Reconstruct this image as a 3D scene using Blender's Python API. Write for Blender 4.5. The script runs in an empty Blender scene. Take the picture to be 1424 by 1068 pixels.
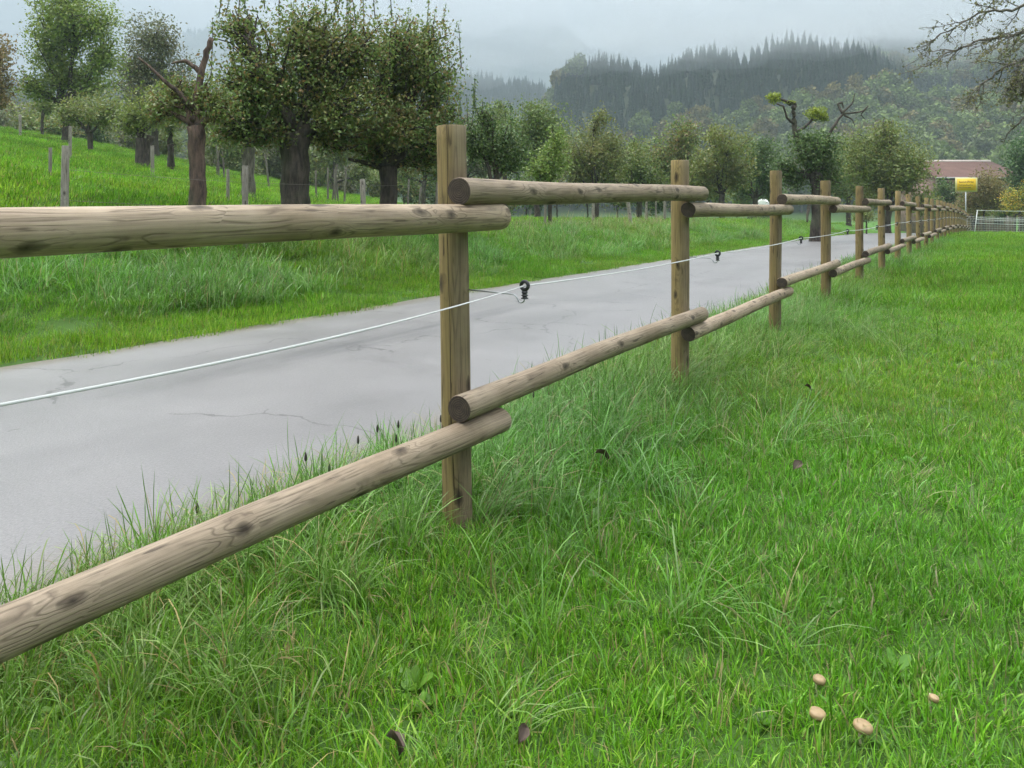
import bpy, math, random
import numpy as np
from mathutils import Vector, Matrix
SC = bpy.context.scene
COL = SC.collection
PI = math.pi
rng = np.random.default_rng(11)
random.seed(11)

# ------------------------------------------------------------------ camera, sky, sun, exposure
FPX, HORIZON, CAMH = 1100.0, 290.0, 1.1          # focal length in photo pixels, horizon row, eye height
cam = bpy.data.cameras.new('camera')
cam.sensor_width = 36.0
cam.lens = 36.0 * FPX / 1424.0
cam.shift_y = -(534.0 - HORIZON) / 1424.0
cam.clip_start, cam.clip_end = 0.05, 6000.0
cam_o = bpy.data.objects.new('camera', cam)
COL.objects.link(cam_o)
cam_o.location = (0, 0, CAMH)
cam_o.rotation_euler = (PI / 2, 0, 0)
SC.camera = cam_o

SUN_EL, SUN_AZ = math.radians(58), math.radians(-60)      # azimuth from +Y towards +X
W = bpy.data.worlds.new('World')
SC.world = W
W.use_nodes = True
nt = W.node_tree
for n in list(nt.nodes):
    nt.nodes.remove(n)
def wn(t, **k):
    n = nt.nodes.new(t)
    for a, b in k.items():
        setattr(n, a, b)
    return n
wl = nt.links.new
out = wn('ShaderNodeOutputWorld'); bg = wn('ShaderNodeBackground')
sky = wn('ShaderNodeTexSky', sky_type='NISHITA', sun_disc=False)
sky.sun_elevation = SUN_EL; sky.sun_rotation = SUN_AZ
tc = wn('ShaderNodeTexCoord'); sep = wn('ShaderNodeSeparateXYZ')
wl(tc.outputs['Generated'], sep.inputs[0])
# overcast sky: about three times brighter overhead than at the horizon, with soft cloud structure
mr = wn('ShaderNodeMapRange'); mr.inputs['From Min'].default_value = 0; mr.inputs['From Max'].default_value = 1
mr.inputs['To Min'].default_value = 1.0; mr.inputs['To Max'].default_value = 18.0
pw = wn('ShaderNodeMath', operation='POWER', use_clamp=True); pw.inputs[1].default_value = 1.35
wl(sep.outputs['Z'], pw.inputs[0]); wl(pw.outputs[0], mr.inputs['Value'])
mp = wn('ShaderNodeMapping'); mp.inputs['Scale'].default_value = (1.0, 1.0, 2.2)
wl(tc.outputs['Generated'], mp.inputs['Vector'])
cn = wn('ShaderNodeTexNoise'); cn.inputs['Scale'].default_value = 4.2; cn.inputs['Detail'].default_value = 5; cn.inputs['Roughness'].default_value = 0.5
wl(mp.outputs['Vector'], cn.inputs['Vector'])
cr = wn('ShaderNodeMapRange'); cr.inputs['From Min'].default_value = 0.32; cr.inputs['From Max'].default_value = 0.68
cr.inputs['To Min'].default_value = 0.66; cr.inputs['To Max'].default_value = 1.25
wl(cn.outputs['Fac'], cr.inputs['Value'])
mul = wn('ShaderNodeMath', operation='MULTIPLY'); wl(mr.outputs[0], mul.inputs[0]); wl(cr.outputs[0], mul.inputs[1])
tint = wn('ShaderNodeVectorMath', operation='SCALE'); tint.inputs[0].default_value = (0.93, 0.97, 1.0)
wl(mul.outputs[0], tint.inputs['Scale'])
mx = wn('ShaderNodeMix', data_type='RGBA'); mx.inputs['Factor'].default_value = 0.93
wl(sky.outputs[0], mx.inputs['A']); wl(tint.outputs[0], mx.inputs['B'])
wl(mx.outputs['Result'], bg.inputs['Color']); bg.inputs['Strength'].default_value = 0.12
wl(bg.outputs[0], out.inputs['Surface'])

sun = bpy.data.lights.new('sun', 'SUN'); sun.energy = 1.5; sun.angle = math.radians(45); sun.color = (1.0, 0.97, 0.92)
sun_o = bpy.data.objects.new('sun', sun); COL.objects.link(sun_o)
sd = Vector((math.sin(SUN_AZ) * math.cos(SUN_EL), math.cos(SUN_AZ) * math.cos(SUN_EL), math.sin(SUN_EL)))
sun_o.rotation_euler = sd.to_track_quat('Z', 'Y').to_euler()
sun_o.location = (0, 0, 150)

vs = SC.view_settings
vs.view_transform = 'Standard'; vs.look = 'None'; vs.exposure = 1.72; vs.gamma = 1.0; vs.use_curve_mapping = False
SC.render.engine = 'CYCLES'
cy = SC.cycles
cy.max_bounces = 6; cy.diffuse_bounces = 3; cy.glossy_bounces = 2; cy.transmission_bounces = 3
cy.transparent_max_bounces = 8; cy.volume_bounces = 1
cy.use_denoising = True
cy.use_adaptive_sampling = True; cy.adaptive_threshold = 0.025
try:
    cy.denoiser = 'OPENIMAGEDENOISE'
except Exception:
    pass

# ------------------------------------------------------------------ geometry of the place
D = np.array([0.5211, 0.8535])                   # direction of fence and road
RT = np.array([0.8535, -0.5211])                 # to the pasture side
P0 = np.array([-0.204, 2.735]); STEP = np.array([1.27, 2.08])
U_FENCE = -1.60; U_NEAR, U_FAR = -2.38, -6.08   # road edges
def us(X, Y): return RT[0] * X + RT[1] * Y, D[0] * X + D[1] * Y
def xy(u, s): return RT[0] * u + D[0] * s, RT[1] * u + D[1] * s
def sm(x, a, b):
    t = np.clip((x - a) / (b - a), 0, 1)
    return t * t * (3 - 2 * t)
def along(s):
    s = np.asarray(s, float)
    t = np.clip(s - 26, 0, 36)
    return 0.03 * np.exp(-((s - 14) / 9) ** 2) - 0.0005 * t * t - 0.034 * np.clip(s - 62, 0, 60)
def lumps(X, Y):
    return (np.sin(X * 1.3 + 0.7 * np.sin(Y * 0.9)) * np.sin(Y * 1.1 + 0.5 * np.sin(X * 1.7 + 1)) * 0.6
            + 0.4 * np.sin(X * 3.1 + Y * 2.3) * np.sin(Y * 2.9 - X * 1.9 + 2))
def height(X, Y):
    X = np.asarray(X, float); Y = np.asarray(Y, float)
    u, s = us(X, Y)
    z = along(s)
    under = sm(u, U_NEAR, U_NEAR + 0.5)
    far = sm(-u, -U_FAR, -U_FAR + 0.3)
    road = (1 - under) * (1 - far)
    z = z - 0.05 * (1 - sm(u, U_NEAR, -1.5)) - 0.07 * road * sm(-u, 2.44, 2.5) * sm(u, -6.02, -5.9)
    z = z + 0.55 * sm(-u, 6.2, 9.4)
    sp = np.log1p(np.exp(np.clip((-X - 3.5) / 1.5, -30, 30))) * 1.5
    sp = np.where(sp < 30, sp, 30 + 0.25 * (sp - 30))
    z = z + sm(-u, 7, 13) * 0.195 * sp
    z = z + lumps(X, Y) * (0.018 + 0.10 * sm(-u, 6.8, 8.5)) * (1 - road)
    # wooded hills beyond the valley
    R = np.hypot(X, Y); th = np.arctan2(X, np.maximum(Y, 1e-3))
    back = sm(Y, -80, 60)
    main = (0.52 + 0.47 * sm(th, 0.29, 0.42) + 0.1 * sm(-th, 0.0, 0.3)) * (1 + 0.05 * np.sin(th * 21 + 1) + 0.035 * np.sin(th * 47))
    hill = np.interp(R, [0, 225, 300, 375, 500, 625, 750, 900, 1250, 3300], [0, 0, 18, 40, 70, 102, 131, 165, 225, 300]) * main * (0.35 + 0.65 * back)
    hill = hill + 50 * sm(th, 0.02, 0.085) * (1 - sm(th, 0.34, 0.5)) * (1 - 0.12 * sm(th, 0.15, 0.31)) * (1 + 0.12 * np.sin(th * 27 + 0.6) + 0.07 * np.sin(th * 61)) * np.exp(-((R - 440) / 95) ** 2)
    hill = hill + 62 * np.exp(-((th + 0.03) / 0.17) ** 2 - ((R - 1000) / 220) ** 2)
    hill = hill + 410 * sm(th, -0.75, -0.25) * (1 - 0.5 * sm(th, 0.0, 0.4)) * np.exp(-((R - 2600) / 400) ** 2) * (1 + 0.05 * np.sin(th * 13 + 1.2) + 0.03 * np.sin(th * 31) + 0.02 * np.sin(th * 93 + 2))
    hill = hill + 13 * np.sin(R * 0.011 + 5 * th) * np.sin(th * 13 + 1) * sm(R, 400, 800)
    return z + hill
def H(x, y): return float(height(x, y))
def at(px, Y): return (px - 712.0) / FPX * Y
def zof(py, Y): return CAMH - (py - HORIZON) * Y / FPX
def on_u(px, u):
    a = (px - 712.0) / FPX
    Y = u / (RT[0] * a + RT[1])
    return a * Y, Y

# ------------------------------------------------------------------ helpers
def mesh_np(name, V, F, attrs=None, mats=None, smooth=False, mat_idx=None, uv=None):
    """V (n,3); F list of faces or (m,k) array."""
    me = bpy.data.meshes.new(name)
    V = np.asarray(V, np.float32)
    if isinstance(F, np.ndarray):
        m, k = F.shape
        loops = F.astype(np.int32).ravel(); starts = np.arange(m, dtype=np.int32) * k; tot = np.full(m, k, np.int32)
    else:
        tot = np.array([len(f) for f in F], np.int32); starts = np.concatenate([[0], np.cumsum(tot)[:-1]]).astype(np.int32)
        loops = np.concatenate([np.asarray(f, np.int32) for f in F]) if len(F) else np.zeros(0, np.int32)
    me.vertices.add(len(V)); me.vertices.foreach_set('co', V.ravel())
    me.loops.add(len(loops)); me.loops.foreach_set('vertex_index', loops)
    me.polygons.add(len(tot)); me.polygons.foreach_set('loop_start', starts); me.polygons.foreach_set('loop_total', tot)
    if smooth:
        me.polygons.foreach_set('use_smooth', np.ones(len(tot), bool))
    for mm in (mats or []):
        me.materials.append(mm)
    if mat_idx is not None:
        me.polygons.foreach_set('material_index', np.asarray(mat_idx, np.int32))
    me.update(calc_edges=True)
    if attrs:
        for an, (typ, dom, data) in attrs.items():
            a = me.attributes.new(an, typ, dom)
            key = {'FLOAT_COLOR': 'color', 'FLOAT_VECTOR': 'vector', 'FLOAT': 'value', 'INT': 'value'}[typ]
            a.data.foreach_set(key, np.asarray(data).ravel())
    if uv is not None:
        l = me.uv_layers.new(name='UVMap')
        l.data.foreach_set('uv', np.asarray(uv, np.float32)[loops].ravel())
    me.validate()
    return me
def obj(name, me, parent=None, label=None, cat=None, group=None, kind=None):
    o = bpy.data.objects.new(name, me)
    COL.objects.link(o)
    if parent is not None:
        o.parent = parent
    tag(o, label, cat, group, kind)
    return o
def tag(o, label=None, cat=None, group=None, kind=None):
    for k, v in (('label', label), ('category', cat), ('group', group), ('kind', kind)):
        if v:
            o[k] = v
def empty(name, loc, label, cat, group=None):
    o = bpy.data.objects.new(name, None); COL.objects.link(o)
    o.location = loc
    tag(o, label, cat, group)
    return o
class MB:
    def __init__(s): s.v = []; s.f = []; s.n = 0; s.uv = []; s.mi = []
    def add(s, V, F, mi=0, uv=None):
        V = np.asarray(V, float)
        s.v.append(V); s.f += [[i + s.n for i in f] for f in F]; s.mi += [mi] * len(F)
        s.uv.append(np.zeros((len(V), 2)) if uv is None else np.asarray(uv, float)); s.n += len(V)
    def tube(s, pts, rad, sides=8, cap=True, mi=0, jit=0.0):
        pts = np.asarray(pts, float); n = len(pts)
        rad = np.broadcast_to(np.asarray(rad, float), (n,))
        T = np.gradient(pts, axis=0); T /= np.linalg.norm(T, axis=1)[:, None] + 1e-12
        ref = np.array([0, 0, 1.0]) if abs(T[0][2]) < 0.9 else np.array([1.0, 0, 0])
        V = []; UV = []
        L = 0
        a = np.linspace(0, 2 * PI, sides, endpoint=False)
        for i in range(n):
            x = np.cross(T[i], ref); x /= np.linalg.norm(x) + 1e-12
            y = np.cross(T[i], x); ref = np.cross(x, T[i]) if False else ref
            r = rad[i] * (1 + jit * rng.normal(0, 1, sides)) if jit else rad[i]
            V.append(pts[i] + (np.cos(a) * r)[:, None] * x + (np.sin(a) * r)[:, None] * y)
            if i: L += np.linalg.norm(pts[i] - pts[i - 1])
            UV.append(np.stack([np.full(sides, L), a * rad[i]], 1))
        F = []
        for i in range(n - 1):
            for k in range(sides):
                k2 = (k + 1) % sides
                F.append([i * sides + k, i * sides + k2, (i + 1) * sides + k2, (i + 1) * sides + k])
        if cap:
            F.append(list(range(sides - 1, -1, -1))); F.append([(n - 1) * sides + k for k in range(sides)])
        s.add(np.concatenate(V), F, mi, np.concatenate(UV))
    def box(s, c, size, R=None, mi=0):
        c = np.asarray(c, float); h = np.asarray(size, float) / 2
        V = np.array([[x, y, z] for x in (-1, 1) for y in (-1, 1) for z in (-1, 1)]) * h
        if R is not None: V = V @ np.asarray(R).T
        F = [[0, 1, 3, 2], [4, 6, 7, 5], [0, 4, 5, 1], [2, 3, 7, 6], [0, 2, 6, 4], [1, 5, 7, 3]]
        s.add(V + c, F, mi)
    def mesh(s, name, mats, smooth=False):
        return mesh_np(name, np.concatenate(s.v), s.f, mats=mats, smooth=smooth, mat_idx=s.mi, uv=np.concatenate(s.uv))

# ------------------------------------------------------------------ materials
def newmat(name):
    m = bpy.data.materials.new(name); m.use_nodes = True
    t = m.node_tree
    return m, t, t.nodes['Principled BSDF'], t.nodes['Material Output']
def N(t, typ, ins=None, **k):
    n = t.nodes.new(typ)
    for a, b in k.items(): setattr(n, a, b)
    for a, b in (ins or {}).items():
        if hasattr(b, 'is_linked') or isinstance(b, bpy.types.NodeSocket): t.links.new(b, n.inputs[a])
        else: n.inputs[a].default_value = b
    return n
def ramp(t, fac, stops, interp='LINEAR'):
    n = N(t, 'ShaderNodeValToRGB', {'Fac': fac})
    e = n.color_ramp; e.interpolation = interp
    while len(e.elements) < len(stops): e.elements.new(0.5)
    for el, (p, c) in zip(e.elements, stops):
        el.position = p; el.color = (*c, 1)
    return n.outputs['Color']
def mathn(t, op, a, b=None, c=None, clamp=False):
    n = t.nodes.new('ShaderNodeMath'); n.operation = op; n.use_clamp = clamp
    for i, v in enumerate((a, b, c)):
        if v is None: continue
        if isinstance(v, bpy.types.NodeSocket): t.links.new(v, n.inputs[i])
        else: n.inputs[i].default_value = v
    return n.outputs[0]
def mixc(t, f, a, b, mode='MIX'):
    n = t.nodes.new('ShaderNodeMix'); n.data_type = 'RGBA'; n.blend_type = mode
    for k, v in (('Factor', f), ('A', a), ('B', b)):
        sock = [i for i in n.inputs if i.name == k and (i.type == 'RGBA' if k != 'Factor' else i.type == 'VALUE')][0]
        if isinstance(v, bpy.types.NodeSocket): t.links.new(v, sock)
        else: sock.default_value = v if k == 'Factor' else (*v, 1)
    return [o for o in n.outputs if o.type == 'RGBA'][0]
def bump(t, bs, h, strength, dist=0.01):
    b = N(t, 'ShaderNodeBump', {'Height': h, 'Strength': strength, 'Distance': dist})
    t.links.new(b.outputs[0], bs.inputs['Normal'])

def plain(name, c, rough=0.7, metal=0.0, noise=0.15, scale=30):
    m, t, b, o = newmat(name)
    co = N(t, 'ShaderNodeTexCoord')
    nz = N(t, 'ShaderNodeTexNoise', {'Vector': co.outputs['Object'], 'Scale': scale, 'Detail': 4})
    lo = tuple(x * (1 - noise) for x in c); hi = tuple(min(1, x * (1 + noise)) for x in c)
    t.links.new(ramp(t, nz.outputs['Fac'], [(0.3, lo), (0.7, hi)]), b.inputs['Base Color'])
    b.inputs['Roughness'].default_value = rough; b.inputs['Metallic'].default_value = metal
    return m

def foliage_mat(name, tint_by_instance=False, trans=0.35, rough=0.45, spec=0.4):
    m, t, b, o = newmat(name)
    a = N(t, 'ShaderNodeAttribute', attribute_name='col')
    c = a.outputs['Color']
    if tint_by_instance:
        i = N(t, 'ShaderNodeAttribute', attribute_name='tint', attribute_type='INSTANCER')
        c = mixc(t, 1.0, c, i.outputs['Color'], 'MULTIPLY')
    t.links.new(c, b.inputs['Base Color'])
    b.inputs['Roughness'].default_value = rough
    b.inputs['Specular IOR Level'].default_value = spec
    tr = N(t, 'ShaderNodeBsdfTranslucent', {'Color': c})
    ms = N(t, 'ShaderNodeMixShader', {0: trans, 1: b.outputs[0], 2: tr.outputs[0]})
    t.links.new(ms.outputs[0], o.inputs['Surface'])
    return m
M_GRASS = foliage_mat('grass_blade', True, 0.42, 0.36, 0.36)
M_LEAF = foliage_mat('tree_leaf', False, 0.36, 0.4, 0.4)
M_FOREST = foliage_mat('forest_leaf', True, 0.15, 0.7, 0.2)

def wood_mat(name, light, mid, dark, side=None, keep_at=0.56, lines=0.75):
    m, t, b, o = newmat(name)
    uv = N(t, 'ShaderNodeUVMap', uv_map='UVMap').outputs['UV']
    oi = N(t, 'ShaderNodeObjectInfo')
    off = N(t, 'ShaderNodeCombineXYZ', {'X': mathn(t, 'MULTIPLY', oi.outputs['Random'], 37.0), 'Y': 0.0, 'Z': mathn(t, 'MULTIPLY', oi.outputs['Random'], 91.0)})
    p = N(t, 'ShaderNodeVectorMath', {0: uv, 1: off.outputs[0]}, operation='ADD').outputs[0]
    # knots: a sparse set of cells, the grain bends round them
    pk = N(t, 'ShaderNodeMapping', {'Vector': p, 'Scale': (5.5, 11.5, 1.0)}).outputs[0]
    wob = N(t, 'ShaderNodeTexNoise', {'Vector': p, 'Scale': 22.0, 'Detail': 2.0})
    pk = N(t, 'ShaderNodeVectorMath', {0: pk, 1: N(t, 'ShaderNodeVectorMath', {0: wob.outputs['Color'], 'Scale': 0.25}, operation='SCALE').outputs[0]}, operation='ADD').outputs[0]
    vo = N(t, 'ShaderNodeTexVoronoi', {'Vector': pk, 'Scale': 1.0, 'Randomness': 0.9}, voronoi_dimensions='2D')
    keep = mathn(t, 'GREATER_THAN', N(t, 'ShaderNodeSeparateColor', {0: vo.outputs['Color']}).outputs[0], keep_at)
    fall = mathn(t, 'MULTIPLY', mathn(t, 'SUBTRACT', 1.0, mathn(t, 'SMOOTH_MIN', mathn(t, 'MULTIPLY', vo.outputs['Distance'], 1.9), 1.0, 0.2), clamp=True), keep)
    knot = mathn(t, 'MULTIPLY', mathn(t, 'SUBTRACT', 1.0, mathn(t, 'MULTIPLY', vo.outputs['Distance'], 5.2), clamp=True), keep)
    pg = N(t, 'ShaderNodeMapping', {'Vector': p, 'Scale': (0.9, 14.0, 1.0)}).outputs[0]
    g1 = N(t, 'ShaderNodeTexNoise', {'Vector': pg, 'Scale': 1.0, 'Detail': 2.0, 'Roughness': 0.45})
    val = mathn(t, 'ADD', mathn(t, 'MULTIPLY', g1.outputs['Fac'], 15.0), mathn(t, 'MULTIPLY', fall, 2.6))
    fr = mathn(t, 'FRACT', val)
    line = mathn(t, 'SUBTRACT', 1.0, mathn(t, 'MULTIPLY', mathn(t, 'ABSOLUTE', mathn(t, 'SUBTRACT', fr, 0.5)), 4.5), clamp=True)
    br = N(t, 'ShaderNodeTexNoise', {'Vector': p, 'Scale': 9.0, 'Detail': 3.0})
    line = mathn(t, 'MULTIPLY', line, mathn(t, 'MULTIPLY', mathn(t, 'SUBTRACT', br.outputs['Fac'], 0.34, clamp=True), 4.5, clamp=True))
    pf = N(t, 'ShaderNodeMapping', {'Vector': p, 'Scale': (3.0, 150.0, 1.0)}).outputs[0]
    fine = N(t, 'ShaderNodeTexNoise', {'Vector': pf, 'Scale': 1.0, 'Detail': 4.0, 'Roughness': 0.6})
    blot = N(t, 'ShaderNodeTexNoise', {'Vector': p, 'Scale': 5.0, 'Detail': 5.0, 'Roughness': 0.6})
    base = ramp(t, blot.outputs['Fac'], [(0.3, mid), (0.68, light)])
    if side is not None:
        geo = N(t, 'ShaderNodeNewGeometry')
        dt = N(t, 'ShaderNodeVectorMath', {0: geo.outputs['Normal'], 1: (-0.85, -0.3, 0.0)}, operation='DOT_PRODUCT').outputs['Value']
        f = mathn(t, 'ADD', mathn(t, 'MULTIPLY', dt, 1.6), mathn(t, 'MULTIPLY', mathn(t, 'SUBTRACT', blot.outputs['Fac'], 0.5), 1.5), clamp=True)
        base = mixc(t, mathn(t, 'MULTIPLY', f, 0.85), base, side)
    base = mixc(t, mathn(t, 'MULTIPLY', line, lines), base, dark)
    base = mixc(t, mathn(t, 'MULTIPLY', mathn(t, 'SUBTRACT', 0.62, fine.outputs['Fac'], clamp=True), 1.5, clamp=True), base, dark)
    pc = N(t, 'ShaderNodeMapping', {'Vector': p, 'Scale': (5.0, 75.0, 1.0)}).outputs[0]
    ck = N(t, 'ShaderNodeTexNoise', {'Vector': pc, 'Scale': 1.0, 'Detail': 2.0, 'Roughness': 0.5, 'Distortion': 0.6})
    chk = mathn(t, 'MULTIPLY', mathn(t, 'SUBTRACT', ck.outputs['Fac'], 0.63, clamp=True), 14.0, clamp=True)
    base = mixc(t, mathn(t, 'MULTIPLY', chk, 0.75), base, tuple(x * 0.6 for x in dark))
    base = mixc(t, mathn(t, 'MULTIPLY', mathn(t, 'POWER', knot, 0.55), 1.0), base, tuple(x * 0.45 for x in dark))
    tone = mathn(t, 'ADD', mathn(t, 'MULTIPLY', oi.outputs['Random'], 0.3), 0.85)
    hsv = N(t, 'ShaderNodeHueSaturation', {'Color': base, 'Value': tone})
    t.links.new(hsv.outputs[0], b.inputs['Base Color'])
    b.inputs['Roughness'].default_value = 0.72; b.inputs['Specular IOR Level'].default_value = 0.3
    hgt = mathn(t, 'SUBTRACT', mathn(t, 'MULTIPLY', fine.outputs['Fac'], 0.5), mathn(t, 'ADD', mathn(t, 'MULTIPLY', line, 0.5), mathn(t, 'MULTIPLY', knot, 0.6)))
    bump(t, b, hgt, 0.5, 0.0025)
    return m
M_RAIL = wood_mat('weathered_rail_wood', (0.36, 0.285, 0.205), (0.245, 0.183, 0.122), (0.075, 0.052, 0.035), keep_at=0.58, lines=0.65)
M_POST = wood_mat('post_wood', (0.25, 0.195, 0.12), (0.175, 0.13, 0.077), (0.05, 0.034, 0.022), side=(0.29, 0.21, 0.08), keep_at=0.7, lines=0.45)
def endgrain():
    m, t, b, o = newmat('end_grain')
    uv = N(t, 'ShaderNodeUVMap', uv_map='UVMap').outputs['UV']
    ln = N(t, 'ShaderNodeVectorMath', {0: uv}, operation='LENGTH').outputs['Value']
    nz = N(t, 'ShaderNodeTexNoise', {'Vector': uv, 'Scale': 40.0, 'Detail': 4.0})
    s = mathn(t, 'SINE', mathn(t, 'ADD', mathn(t, 'MULTIPLY', ln, 900.0), mathn(t, 'MULTIPLY', nz.outputs['Fac'], 6.0)))
    f = mathn(t, 'ADD', mathn(t, 'MULTIPLY', s, 0.2), nz.outputs['Fac'])
    t.links.new(ramp(t, f, [(0.25, (0.02, 0.014, 0.01)), (0.8, (0.075, 0.052, 0.036))]), b.inputs['Base Color'])
    b.inputs['Roughness'].default_value = 0.85
    bump(t, b, f, 0.6, 0.003)
    return m
M_END = endgrain()
def posttop():
    m = plain('post_top_wood', (0.22, 0.165, 0.105), 0.8, noise=0.5, scale=60); return m
M_PTOP = posttop()
M_CRACK = plain('crack_shade', (0.05, 0.036, 0.022), 0.9)
M_STAKE = wood_mat('grey_stake_wood', (0.31, 0.28, 0.24), (0.22, 0.195, 0.16), (0.08, 0.065, 0.05))

def bark_mat(name, a, b_, scale=6.0):
    m, t, b, o = newmat(name)
    co = N(t, 'ShaderNodeTexCoord').outputs['Object']
    mp_ = N(t, 'ShaderNodeMapping', {'Vector': co, 'Scale': (1, 1, 0.25)}).outputs[0]
    n1 = N(t, 'ShaderNodeTexNoise', {'Vector': mp_, 'Scale': scale * 2.5, 'Detail': 6.0, 'Roughness': 0.65})
    n2 = N(t, 'ShaderNodeTexNoise', {'Vector': co, 'Scale': 1.7, 'Detail': 3.0})
    c = ramp(t, n1.outputs['Fac'], [(0.35, a), (0.65, b_)])
    c = mixc(t, mathn(t, 'MULTIPLY', mathn(t, 'SUBTRACT', n2.outputs['Fac'], 0.5, clamp=True), 2.2, clamp=True), c, (0.075, 0.085, 0.04))
    t.links.new(c, b.inputs['Base Color']); b.inputs['Roughness'].default_value = 0.9
    bump(t, b, n1.outputs['Fac'], 0.9, 0.04)
    return m
M_BARK = bark_mat('apple_bark', (0.022, 0.017, 0.014), (0.088, 0.068, 0.054))
M_BARKR = bark_mat('reddish_dead_bark', (0.03, 0.02, 0.016), (0.15, 0.095, 0.07))
M_BARKG = bark_mat('pale_bark', (0.06, 0.052, 0.042), (0.19, 0.165, 0.135))

def ground_mat():
    m, t, b, o = newmat('meadow_ground')
    co = N(t, 'ShaderNodeTexCoord').outputs['Object']
    n1 = N(t, 'ShaderNodeTexNoise', {'Vector': co, 'Scale': 0.35, 'Detail': 6.0, 'Roughness': 0.6})
    n2 = N(t, 'ShaderNodeTexNoise', {'Vector': co, 'Scale': 9.0, 'Detail': 5.0, 'Roughness': 0.7})
    c = ramp(t, n1.outputs['Fac'], [(0.3, (0.045, 0.125, 0.012)), (0.5, (0.06, 0.16, 0.014)), (0.7, (0.08, 0.17, 0.02))])
    c2 = ramp(t, n2.outputs['Fac'], [(0.3, (0.03, 0.08, 0.01)), (0.7, (0.08, 0.19, 0.02))])
    c = mixc(t, 0.5, c, c2)
    at_ = N(t, 'ShaderNodeAttribute', attribute_name='cover')
    sc_ = N(t, 'ShaderNodeSeparateColor', {0: at_.outputs['Color']})
    c = mixc(t, sc_.outputs[0], c, (0.045, 0.09, 0.016))
    c = mixc(t, sc_.outputs[1], c, (0.028, 0.034, 0.016))
    t.links.new(c, b.inputs['Base Color']); b.inputs['Roughness'].default_value = 0.9; b.inputs['Specular IOR Level'].default_value = 0.2
    bump(t, b, n2.outputs['Fac'], 0.6, 0.05)
    return m
M_GROUND = ground_mat()
def road_mat():
    m, t, b, o = newmat('damp_asphalt')
    uv = N(t, 'ShaderNodeUVMap', uv_map='UVMap').outputs['UV']      # u across (m), v along (m)
    sp = N(t, 'ShaderNodeSeparateXYZ', {0: uv})
    st = N(t, 'ShaderNodeMapping', {'Vector': uv, 'Scale': (1.6, 0.16, 1.0)}).outputs[0]
    n1 = N(t, 'ShaderNodeTexNoise', {'Vector': st, 'Scale': 1.0, 'Detail': 5.0, 'Roughness': 0.6, 'Distortion': 0.4})
    n2 = N(t, 'ShaderNodeTexNoise', {'Vector': uv, 'Scale': 1.1, 'Detail': 6.0, 'Roughness': 0.6})
    ag = N(t, 'ShaderNodeTexNoise', {'Vector': uv, 'Scale': 75.0, 'Detail': 5.0, 'Roughness': 0.7})
    vo = N(t, 'ShaderNodeTexVoronoi', {'Vector': uv, 'Scale': 130.0})
    c = ramp(t, n2.outputs['Fac'], [(0.3, (0.14, 0.132, 0.132)), (0.7, (0.18, 0.17, 0.169))])
    c = mixc(t, mathn(t, 'MULTIPLY', mathn(t, 'SUBTRACT', ag.outputs['Fac'], 0.5), 1.3, clamp=True), c, (0.3, 0.295, 0.285))
    c = mixc(t, mathn(t, 'MULTIPLY', mathn(t, 'SUBTRACT', 0.47, ag.outputs['Fac'], clamp=True), 3.5, clamp=True), c, (0.09, 0.09, 0.095))
    # long dark streaks of old tar repair along the wheel path
    ctr = mathn(t, 'ABSOLUTE', mathn(t, 'ADD', sp.outputs['X'], -2.1))
    band = mathn(t, 'SUBTRACT', 1.0, mathn(t, 'MULTIPLY', ctr, 2.2), clamp=True)
    here = mathn(t, 'SUBTRACT', 1.0, mathn(t, 'MULTIPLY', mathn(t, 'ABSOLUTE', mathn(t, 'SUBTRACT', sp.outputs['Y'], 5.6)), 0.33), clamp=True)
    band = mathn(t, 'MULTIPLY', band, mathn(t, 'ADD', mathn(t, 'MULTIPLY', here, 0.85), 0.15))
    n3 = N(t, 'ShaderNodeTexNoise', {'Vector': N(t, 'ShaderNodeMapping', {'Vector': uv, 'Scale': (0.9, 0.35, 1.0)}).outputs[0], 'Scale': 1.0, 'Detail': 7.0, 'Roughness': 0.62})
    c = mixc(t, mathn(t, 'MULTIPLY', mathn(t, 'SUBTRACT', n3.outputs['Fac'], 0.5, clamp=True), 3.0, clamp=True), c, (0.105, 0.1, 0.1))
    wn_ = N(t, 'ShaderNodeTexNoise', {'Vector': uv, 'Scale': 2.5, 'Detail': 4.0})
    vc = N(t, 'ShaderNodeTexVoronoi', {'Vector': N(t, 'ShaderNodeVectorMath', {0: uv, 1: N(t, 'ShaderNodeVectorMath', {0: wn_.outputs['Color'], 'Scale': 0.5}, operation='SCALE').outputs[0]}, operation='ADD').outputs[0], 'Scale': 0.55}, feature='DISTANCE_TO_EDGE')
    crk = mathn(t, 'MULTIPLY', mathn(t, 'LESS_THAN', vc.outputs['Distance'], 0.0045), mathn(t, 'GREATER_THAN', n3.outputs['Fac'], 0.47))
    c = mixc(t, mathn(t, 'MULTIPLY', crk, 0.6), c, (0.045, 0.043, 0.042))
    f = mathn(t, 'MULTIPLY', mathn(t, 'MULTIPLY', mathn(t, 'SUBTRACT', n1.outputs['Fac'], 0.47, clamp=True), 6.0, clamp=True), band)
    c = mixc(t, mathn(t, 'MULTIPLY', f, 0.9), c, (0.05, 0.05, 0.053))
    # earth and grit gathered along the edges
    e1 = mathn(t, 'SUBTRACT', 1.0, mathn(t, 'MULTIPLY', sp.outputs['X'], 3.0), clamp=True)
    e2 = mathn(t, 'SUBTRACT', 1.0, mathn(t, 'MULTIPLY', mathn(t, 'SUBTRACT', -U_FAR + U_NEAR, sp.outputs['X']), 3.0), clamp=True)
    e = mathn(t, 'MULTIPLY', mathn(t, 'MAXIMUM', e1, e2), mathn(t, 'MULTIPLY', n2.outputs['Fac'], 2.0), clamp=True)
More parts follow.
